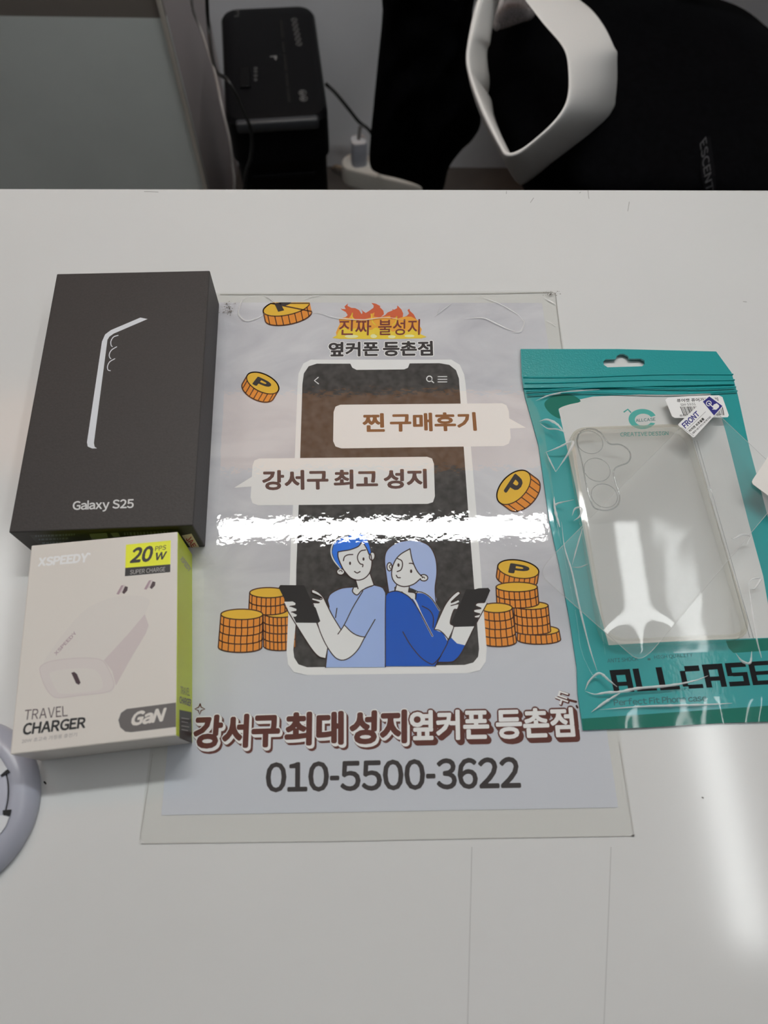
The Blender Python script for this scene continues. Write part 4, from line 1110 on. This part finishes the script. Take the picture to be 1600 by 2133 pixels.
from_bm('glass_edge', box_bm(XC - .003, YC - .001, 0.0, .70, .006, .009, 0, .001), M_ge, cab)

# shredder
M_sh = mat('black_plastic', (0.003, 0.003, 0.004, 1), 0.45, 0.12, bump=0.0002, bump_scale=500); M_sh2 = mat('black_bin', (0.0025, 0.0025, 0.003, 1), 0.5, 0.15); M_slot = mat('slot_black', (0.001, 0.001, 0.001, 1), 0.9)
M_lip = mat('lip_highlight_grey', (0.045, 0.047, 0.053, 1), 0.4); M_ic = mat('icon_grey', (0.16, 0.16, 0.16, 1), 0.5)  # lip lighter than the body: the bevel's highlight put into its colour
ZS = -0.34
fm = (at(470, 240, ZS) + at(683, 240, ZS)) / 2; bm_ = (at(455, 14, ZS) + at(656, 10, ZS)) / 2
ax = (bm_ - fm); ang_s = math.atan2(ax.y, ax.x) - PI / 2; Ls = ax.length; ctr_s = (fm + bm_) / 2; Ws = .152
shr = thing('paper_shredder', (ctr_s.x, ctr_s.y, 0), 'black paper shredder standing by the wall behind the counter', 'shredder')
def rblock(w, l, z0, z1, r, top_r, taper=0.0):
    P = rrect(-w / 2, -l / 2, w / 2, l / 2, r, 6); rings = [(1 - taper, z0), (1, z1 - top_r), (1 - .35 * top_r / (w / 2), z1 - top_r * .3), (1 - top_r / (w / 2), z1)]
    bm = bmesh.new(); loops = []
    for (s_, z) in rings: loops.append([bm.verts.new((x * s_, y * s_, z)) for x, y in P])
    for A, B in zip(loops, loops[1:]):
        for i in range(len(A)): bm.faces.new((A[i], A[(i + 1) % len(A)], B[(i + 1) % len(A)], B[i]))
    bm.faces.new(loops[-1]); bm.faces.new(loops[0][::-1])
    return bm
Mx = Matrix.Translation((ctr_s.x, ctr_s.y, 0)) @ Matrix.Rotation(ang_s, 4, 'Z')
b = rblock(Ws, Ls + .012, Z0 + ZS - .075, Z0 + ZS, .026, .010); b.transform(Mx); from_bm('cutter_head', b, M_sh, shr, smooth=True, angle=.5)
b = rblock(Ws - .010, Ls, 0.0, Z0 + ZS - .075, .02, .002, .05); b.transform(Mx); from_bm('waste_bin', b, M_sh2, shr, smooth=True, angle=.5)
b = box_bm(0, -Ls / 2 - .004, Z0 + ZS - .020, Z0 + ZS - .003, Ws - .030, .012, 0, .004); b.transform(Mx); from_bm('front_lip', b, M_lip, shr, smooth=True, angle=.6)
b = box_bm(0, -Ls / 2 + .001, Z0 + ZS - .105, Z0 + ZS - .098, Ws - .05, .008, 0, .002); b.transform(Mx); from_bm('bin_grip', b, M_sh, shr)
E8 = lambda x, y: (440 + x / 4.444, y / 4.444)
spn = lambda x, y, l: at(x, y, ZS + .0004 + l * 1e-4)
a = Art(spn, E8)
for P in ([(630, 180), (655, 180), (680, 355), (650, 358)], [(652, 385), (674, 382), (688, 485), (664, 488)], [(664, 500), (690, 498), (708, 655), (680, 658)], [(684, 672), (708, 670), (722, 800), (694, 802)], [(696, 815), (722, 812), (738, 945), (708, 948)]): a.poly(P, M_slot, 0)
a.build('paper_slot', shr)
def icon(name, *strokes):
    a = Art(spn, E8)
    for pts, w in strokes: a.stroke(pts, w, M_ic, 0, 0)
    a.build(name, shr)
for k in range(6): icon('safety_icon', (ell(768 + k * 9, 185 + k * 44, 26, 17, 0, n=14), .9), ([(752 + k * 9, 175 + k * 44), (784 + k * 9, 196 + k * 44)], .8))
for (x, y) in ((845, 858), (855, 912)): icon('round_mark', (ell(x, y, 34, 24, n=16), 1.2), (ell(x - 4, y, 14, 10, n=10), 2.0))
a = Art(spn, E8); a.poly([(542, 520), (605, 512), (612, 530), (600, 560), (585, 545), (580, 528), (545, 530)], M_ic, 0); a.build('sheet_mark', shr)
for k, y in enumerate((632, 662, 700, 738)): icon('switch_mark', (ell(412, y, 14, 9, n=10), 1))
icon('corner_mark', ([(215, 95), (250, 95), (250, 150), (215, 150)], 1.2))
pw = [at(*E8(258, 640), ZS), at(*E8(360, 630), ZS), at(*E8(365, 820), ZS), at(*E8(262, 828), ZS)]; cw = sum(pw, Vector()) / 4
from_bm('switch', box_bm(cw.x, cw.y, cw.z - .002, cw.z + .0035, .016, .045, ang_s, .0015), M_sh2, shr)

# cables
M_cb = mat('black_cable', (0.008, 0.008, 0.008, 1), 0.4); M_cg = mat('grey_cable', (0.28, 0.26, 0.25, 1), 0.35); M_cw = mat('white_cable', (0.55, 0.55, 0.54, 1), 0.4)
zf = 0.005
P = [aty(680, 176, 1.10), aty(700, 195, 1.13), aty(724, 224, 1.15), aty(748, 254, 1.15), aty(772, 275, 1.14), aty(800, 330, 1.13), aty(815, 372, 1.11)]
tube('power_cord', P, .0035, M_cb, shr)
tg = tube('hanging_cable', [aty(398, -80, .843), aty(400, 10, .843), aty(418, 60, .84), aty(438, 120, .80), aty(450, 160, .76), aty(464, 230, .72), aty(478, 290, .70), aty(485, 345, .69), aty(489, 400, .68), aty(490, 560, .66)], .0021, M_cg)
tag(tg, 'thin grey cable hanging down in front of the shredder', 'cable')
tg = tube('hanging_cable', [aty(430, -120, .843), aty(431, 0, .84), aty(435, 60, .83), aty(441, 110, .80), aty(452, 150, .77), aty(475, 168, .74), aty(500, 215, .73), aty(520, 262, .72), aty(525, 295, .715), aty(522, 330, .71), aty(510, 380, .70), aty(500, 540, .69)], .0025, M_cb)
tag(tg, 'black cable looping over the front of the shredder', 'cable')

# power strip with a plug-in adapter
M_ps = mat('strip_white', (0.80, 0.78, 0.72, 1), 0.4); M_ad = mat('adapter_white', (0.75, 0.74, 0.76, 1), 0.35); M_adg = mat('adapter_grey', (0.38, 0.40, 0.46, 1), 0.4); M_brass = mat('tan_plug', (0.35, 0.28, 0.2, 1), 0.4)
p0, p1 = at(738, 338, -.70), at(880, 372, -.70); dv = (p1 - p0); aps = math.atan2(dv.y, dv.x); cps = (p0 + p1) / 2
ps = thing('power_strip', (cps.x, cps.y, 0), 'white power strip on the floor by the wall under the coat', 'power strip')
b = rblock(dv.length + .055, .055, 0.0005, .042, .027, .006); b.transform(Matrix.Translation((cps.x, cps.y, 0)) @ Matrix.Rotation(aps, 4, 'Z')); from_bm('strip_body', b, M_ps, ps, smooth=True, angle=.6)
for f in (.42, .75):
    c = p0 + dv * f; b = bmesh.new(); bmesh.ops.create_cone(b, segments=28, radius1=.019, radius2=.017, depth=.003, cap_ends=True); b.transform(Matrix.Translation((c.x, c.y, .0435))); from_bm('socket', b, M_adg, ps)
tube('strip_cord', [p0 + Vector((-.02, .002, -.02)), at(702, 347, -.72), at(694, 350, -.732)], .004, M_brass, ps)
ca = at(748, 338, -.697)
ad = thing('charger_plug', (ca.x, ca.y, .0445), 'white and grey charger plug standing in the power strip', 'charger')
b = rblock(.033, .030, .0425, .0985, .010, .003); b.transform(Matrix.Translation((ca.x, ca.y, 0)) @ Matrix.Rotation(aps + .5, 4, 'Z'))
for f in b.faces: f.material_index = 1 if f.calc_center_median().z > .094 else 0
from_bm('adapter_body', b, [M_adg, M_ad], ad, smooth=True, angle=.6)
tube('cable_plug', [Vector((ca.x, ca.y, .0975)), Vector((ca.x + .001, ca.y, .112)), Vector((ca.x + .003, ca.y + .003, .124))], .0038, M_cg, ad)
tag(tube('floor_cable', [aty(790, 330, 1.08), at(791, 362, -.70), at(792, 378, -.725), at(790, 420, -.735)], .0022, M_cw), 'thin white cable hanging below the black coat', 'cable')

# office chair
M_blkf = mat('black_fabric', (0.0022, 0.0022, 0.003, 1), 0.9, 0.05, noise_scale=120, noise_amt=0.3); M_wp = mat('white_plastic', (0.86, 0.85, 0.83, 1), 0.38, 0.45)
M_mesh = mat('black_mesh', (0.003, 0.003, 0.0038, 1), 0.9, 0.05, noise_scale=600, noise_amt=0.4); M_chr = mat('grey_metal', (0.3, 0.3, 0.31, 1), 0.3, metal=0.8)
chair = thing('office_chair', (0.47, 0.66, 0), 'office chair with a white loop armrest behind the counter', 'chair')
# the armrest loop, a band of white plastic with real width
CH = lambda x, y: (800 + x / 2, y / 2)
I_ = [(568, -6), (652, 108), (737, 210), (756, 300), (750, 415), (702, 498), (604, 588), (545, 622), (518, 622), (492, 585), (440, 470), (400, 380), (372, 300), (362, 230), (380, 130), (405, 30), (440, -60), (500, -90)]
R_o = [(594, -10), (675, 90), (757, 190), (782, 290), (778, 415), (724, 512), (620, 608), (556, 655), (500, 662), (470, 620), (410, 510), (370, 410), (345, 330), (332, 245), (348, 130), (374, 20), (420, -100), (520, -130)]
B_o = [(836, 0), (924, 88), (976, 200), (985, 310), (975, 425), (940, 505), (800, 630), (640, 742), (574, 780), (556, 745), (500, 640), (450, 520), (436, 400), (428, 280), (428, 170), (452, 50), (500, -60), (640, -110)]
def armz(px, py): return -0.13 + (px - 1090) / 200 * 0.035 + (390 - py) / 390 * .035
def arm_pt(p, dz_): x, y = CH(*p); return at(x, y, armz(x, y) + dz_)
n_s = 5
Rr_ = catmull([arm_pt(p, 0.0) for p in R_o], n_s, True); Ii_ = catmull([arm_pt(p, 0.0) for p in I_], n_s, True); Bo = catmull([arm_pt(p, -.040 - .085 * ss(60, 270, p[1] / 2)) for p in B_o], n_s, True)
ctr_a = sum(Rr_, Vector()) / len(Rr_)
nn = len(Rr_)
Bi = []
for i in range(nn):
    t = (Bo[(i + 1) % nn] - Bo[i - 1]).normalized(); inw = Vector((-t.y, t.x, 0))
    c_ = sum(Bo, Vector()) / nn
    if inw.dot(c_ - Bo[i]) < 0: inw = -inw
    Bi.append(Bo[i] + inw.normalized() * .009)
rings = []
mid1 = [Rr_[i] * .5 + Ii_[i] * .5 + Vector((0, 0, .0015)) for i in range(nn)]
rings = [Bi, Ii_, mid1, Rr_, [Rr_[i] * .5 + Bo[i] * .5 + (Rr_[i] - ctr_a).normalized() * .004 for i in range(nn)], Bo]
V = [p for r in rings for p in r]; Fc = []
for k in range(len(rings)):
    k2 = (k + 1) % len(rings)
    for i in range(nn): Fc.append([k * nn + i, k * nn + (i + 1) % nn, k2 * nn + (i + 1) % nn, k2 * nn + i])
arm_o = mesh('armrest', V, Fc, M_wp, chair, smooth=True, label='white plastic loop armrest')
bmx = bmesh.new(); bmx.from_mesh(arm_o.data); bmesh.ops.recalc_face_normals(bmx, faces=bmx.faces); bmx.to_mesh(arm_o.data); bmx.free()
sd = arm_o.modifiers.new('round', 'SUBSURF'); sd.levels = 2; sd.render_levels = 2
SX, SY = 0.47, 0.66
b = rblock(.44, .46, .38, .445, .07, .02); b.transform(Matrix.Translation((SX, SY, 0))); from_bm('seat', b, M_mesh, chair, smooth=True, angle=.6)
b = rblock(.44, .06, .56, 1.10, .028, .02); b.transform(Matrix.Translation((SX, SY + .25, 0))); from_bm('backrest', b, M_mesh, chair, smooth=True, angle=.6)
tube('back_support', [Vector((SX, SY + .1, .37)), Vector((SX, SY + .27, .40)), Vector((SX, SY + .285, .6))], .022, M_wp, chair)
tube('armrest_support', [Vector((SX - .18, SY + .235, .78)), Vector((SX - .24, SY + .16, .76)), arm_pt((560, -108), -.02)], .014, M_wp, chair)
tube('gas_column', [Vector((SX, SY, .10)), Vector((SX, SY, .38))], .025, M_chr, chair)
for k in range(5):
    th = k * 2 * PI / 5 + .3; e = Vector((SX + .26 * math.cos(th), SY + .26 * math.sin(th), .065))
    tube('base_spoke', [Vector((SX, SY, .11)), (Vector((SX, SY, .10)) + e) / 2, e], .016, M_wp, chair)
    b = bmesh.new(); bmesh.ops.create_cone(b, segments=20, radius1=.027, radius2=.027, depth=.03, cap_ends=True); b.transform(Matrix.Translation((e.x, e.y, .0275)) @ Matrix.Rotation(PI / 2, 4, 'Y')); from_bm('caster', b, M_cb, chair)

def puff(name, outline, zb_, th, m, seed, amp=.012, rings=22, sub=5, plane_y=None):
    """a soft folded heap over an outline"""
    L = catmull([Vector((x, y, 0)) for x, y in outline], sub, True); n = len(L); c = sum(L, Vector()) / n
    V, Fc = [], []
    for k in range(rings + 1):
        s_ = 1 - k / rings * .98
        for p in L:
            q = c + (p - c) * s_
            h = th * (1 - s_ ** 3.2) ** .5
            f = noise.noise(Vector((q.x / 90 + seed, q.y / 150, seed))) + .5 * noise.noise(Vector((q.x / 38, q.y / 60 + seed, seed)))
            ridge = (.5 - abs(noise.noise(Vector(((q.x + .6 * q.y) / 110, (q.y - .5 * q.x) / 260, seed * 3))))) 
            h += amp * (f * .7 + ridge) * min(1, (1 - s_) * 5)
            if plane_y is None: P_ = at(q.x, q.y, zb_); P_.z += h; P_ = at(q.x, q.y, P_.z - Z0)
            else: P_ = aty(q.x, q.y, plane_y - h)
            V.append(P_)
    for k in range(rings):
        for i in range(n): Fc.append([k * n + i, k * n + (i + 1) % n, (k + 1) * n + (i + 1) % n, (k + 1) * n + i])
    Fc.append([rings * n + i for i in range(n)])
    b0 = len(V)
    for p in L: V.append(at(p.x, p.y, zb_ - .006) if plane_y is None else aty(p.x, p.y, plane_y + .012))
    for i in range(n): Fc.append([b0 + i, b0 + (i + 1) % n, (i + 1) % n, i])
    Fc.append([b0 + i for i in range(n)][::-1])
    return V, Fc
# black jacket heaped over the seat
V, Fc = puff('black_jacket', [(1005, -70), (1000, 60), (1010, 170), (1040, 270), (1066, 330), (1100, 405), (1180, 440), (1400, 450), (1640, 445), (1720, 300), (1690, 150), (1640, 88), (1600, 58), (1555, 22), (1500, -2), (1400, -30), (1200, -80)], -.284, .085, M_blkf, 5.0)
jk = thing('black_jacket', (0.36, 0.62, .45), 'black jacket with grey chest lettering draped over the office chair', 'jacket')
mesh('jacket_body', V, Fc, M_blkf, jk, smooth=True)
jb = BVHTree.FromPolygons([Vector(v) for v in V], Fc)
def onj(x, y, l):
    o = CAM + Vector((0, 0, Z0)); d = px_ray(x, y).normalized(); h = jb.ray_cast(o, d)
    return (h[0] if h[0] else at(x, y, -.25)) - d * (.003 + l * 5e-4)
a = Art(onj)
M_jt = mat('grey_lettering', (0.07, 0.07, 0.075, 1), 0.8, .1); M_jp = mat('dark_patch', (0.005, 0.005, 0.006, 1), 0.9, .05)
a.poly([(1477, 282), (1482, 300), (1488, 340), (1492, 392), (1489, 430), (1478, 430), (1466, 392), (1459, 350), (1463, 310)], M_jp, 0, 2)
a.text('ESCENTE', (1458, 300), (1474, 416), (1489, 412), (1471, 284), M_jt, 1, 0.01)
a.build('chest_lettering', jk)
# black coat hanging beside it
V, Fc = puff('black_coat', [(800, -140), (797, 20), (788, 120), (778, 220), (770, 310), (772, 348), (790, 362), (830, 372), (876, 388), (882, 405), (920, 400), (935, 350), (960, 315), (985, 290), (1002, 255), (995, 200), (980, 120), (985, 20), (1000, -140)], 0, .045, M_blkf, 2.0, .02, plane_y=.90)
ct = tag(mesh('black_coat', V, Fc, M_blkf, smooth=True), 'long black coat hanging down left of the white armrest', 'coat')
# grey cushion seen through the loop
M_gf = mat('grey_fabric', (0.23, 0.21, 0.215, 1), 0.8, noise_scale=500, noise_amt=.3)
cu = thing('grey_cushion', at(1075, 10, -.175), 'small grey cushion with a stitched edge behind the white armrest', 'cushion')
V, Fc = puff('cushion', [(1052, -40), (1045, -10), (1038, 20), (1029, 48), (1033, 60), (1046, 61), (1085, 48), (1112, 36), (1120, 0), (1110, -40)], -.175, .014, M_gf, 9.0, .002, 10)
mesh('cushion_body', V, Fc, M_gf, cu, smooth=True)
tube('stitched_edge', [at(1056, -40, -.168), at(1048, -10, -.166), at(1040, 20, -.166), at(1032, 48, -.166), at(1036, 58, -.166)], .004, mat('stitching', (0.5, 0.48, 0.48, 1), .7, noise_scale=900, noise_amt=.5), cu)

# ------------------------------------------------------------------ pieces that belong to a part rather than to the whole thing
def nest(root, part, *names):
    base = lambda o: o.name.split('.')[0]
    p = next(o for o in root.children if base(o) == part)
    for ch in list(root.children):
        if base(ch) in names: ch.parent = p
nest(ctr, 'worktop', 'ruled_line', 'scuff_mark', 'speck')
nest(notice, 'paper_sheet', 'phone_drawing', 'phone_drawing_rim', 'speech_bubble', 'coin_print', 'coin_stack_print', 'man_drawing', 'woman_drawing', 'flame_emblem', 'shop_name_lettering', 'headline_lettering', 'phone_number_lettering')
nest(notice, 'cover_film', 'film_crease', 'grime_specks', 'film_edge')
for bx in [o for o in COL.objects if o.name in ('phone_box', 'charger_box')]:
    nest(bx, 'carton', *{c.name.split('.')[0] for c in bx.children} - {'carton'})
nest(st, 'turntable', 'notch', 'tab')
nest(pouch, 'back_sheet', 'window_liner', 'corner_print', 'bottom_strip', 'brand_lettering', 'small_lettering', 'logo_print')
nest(pouch, 'front_film', 'film_crease', 'barcode_sticker')
nest(pouch, 'header', 'zip_ridge')
nest(case, 'back_panel', 'lens_hole', 'camera_rim')
nest(shr, 'cutter_head', 'paper_slot', 'safety_icon', 'round_mark', 'sheet_mark', 'switch_mark', 'corner_mark', 'switch', 'front_lip')
nest(shr, 'waste_bin', 'bin_grip')
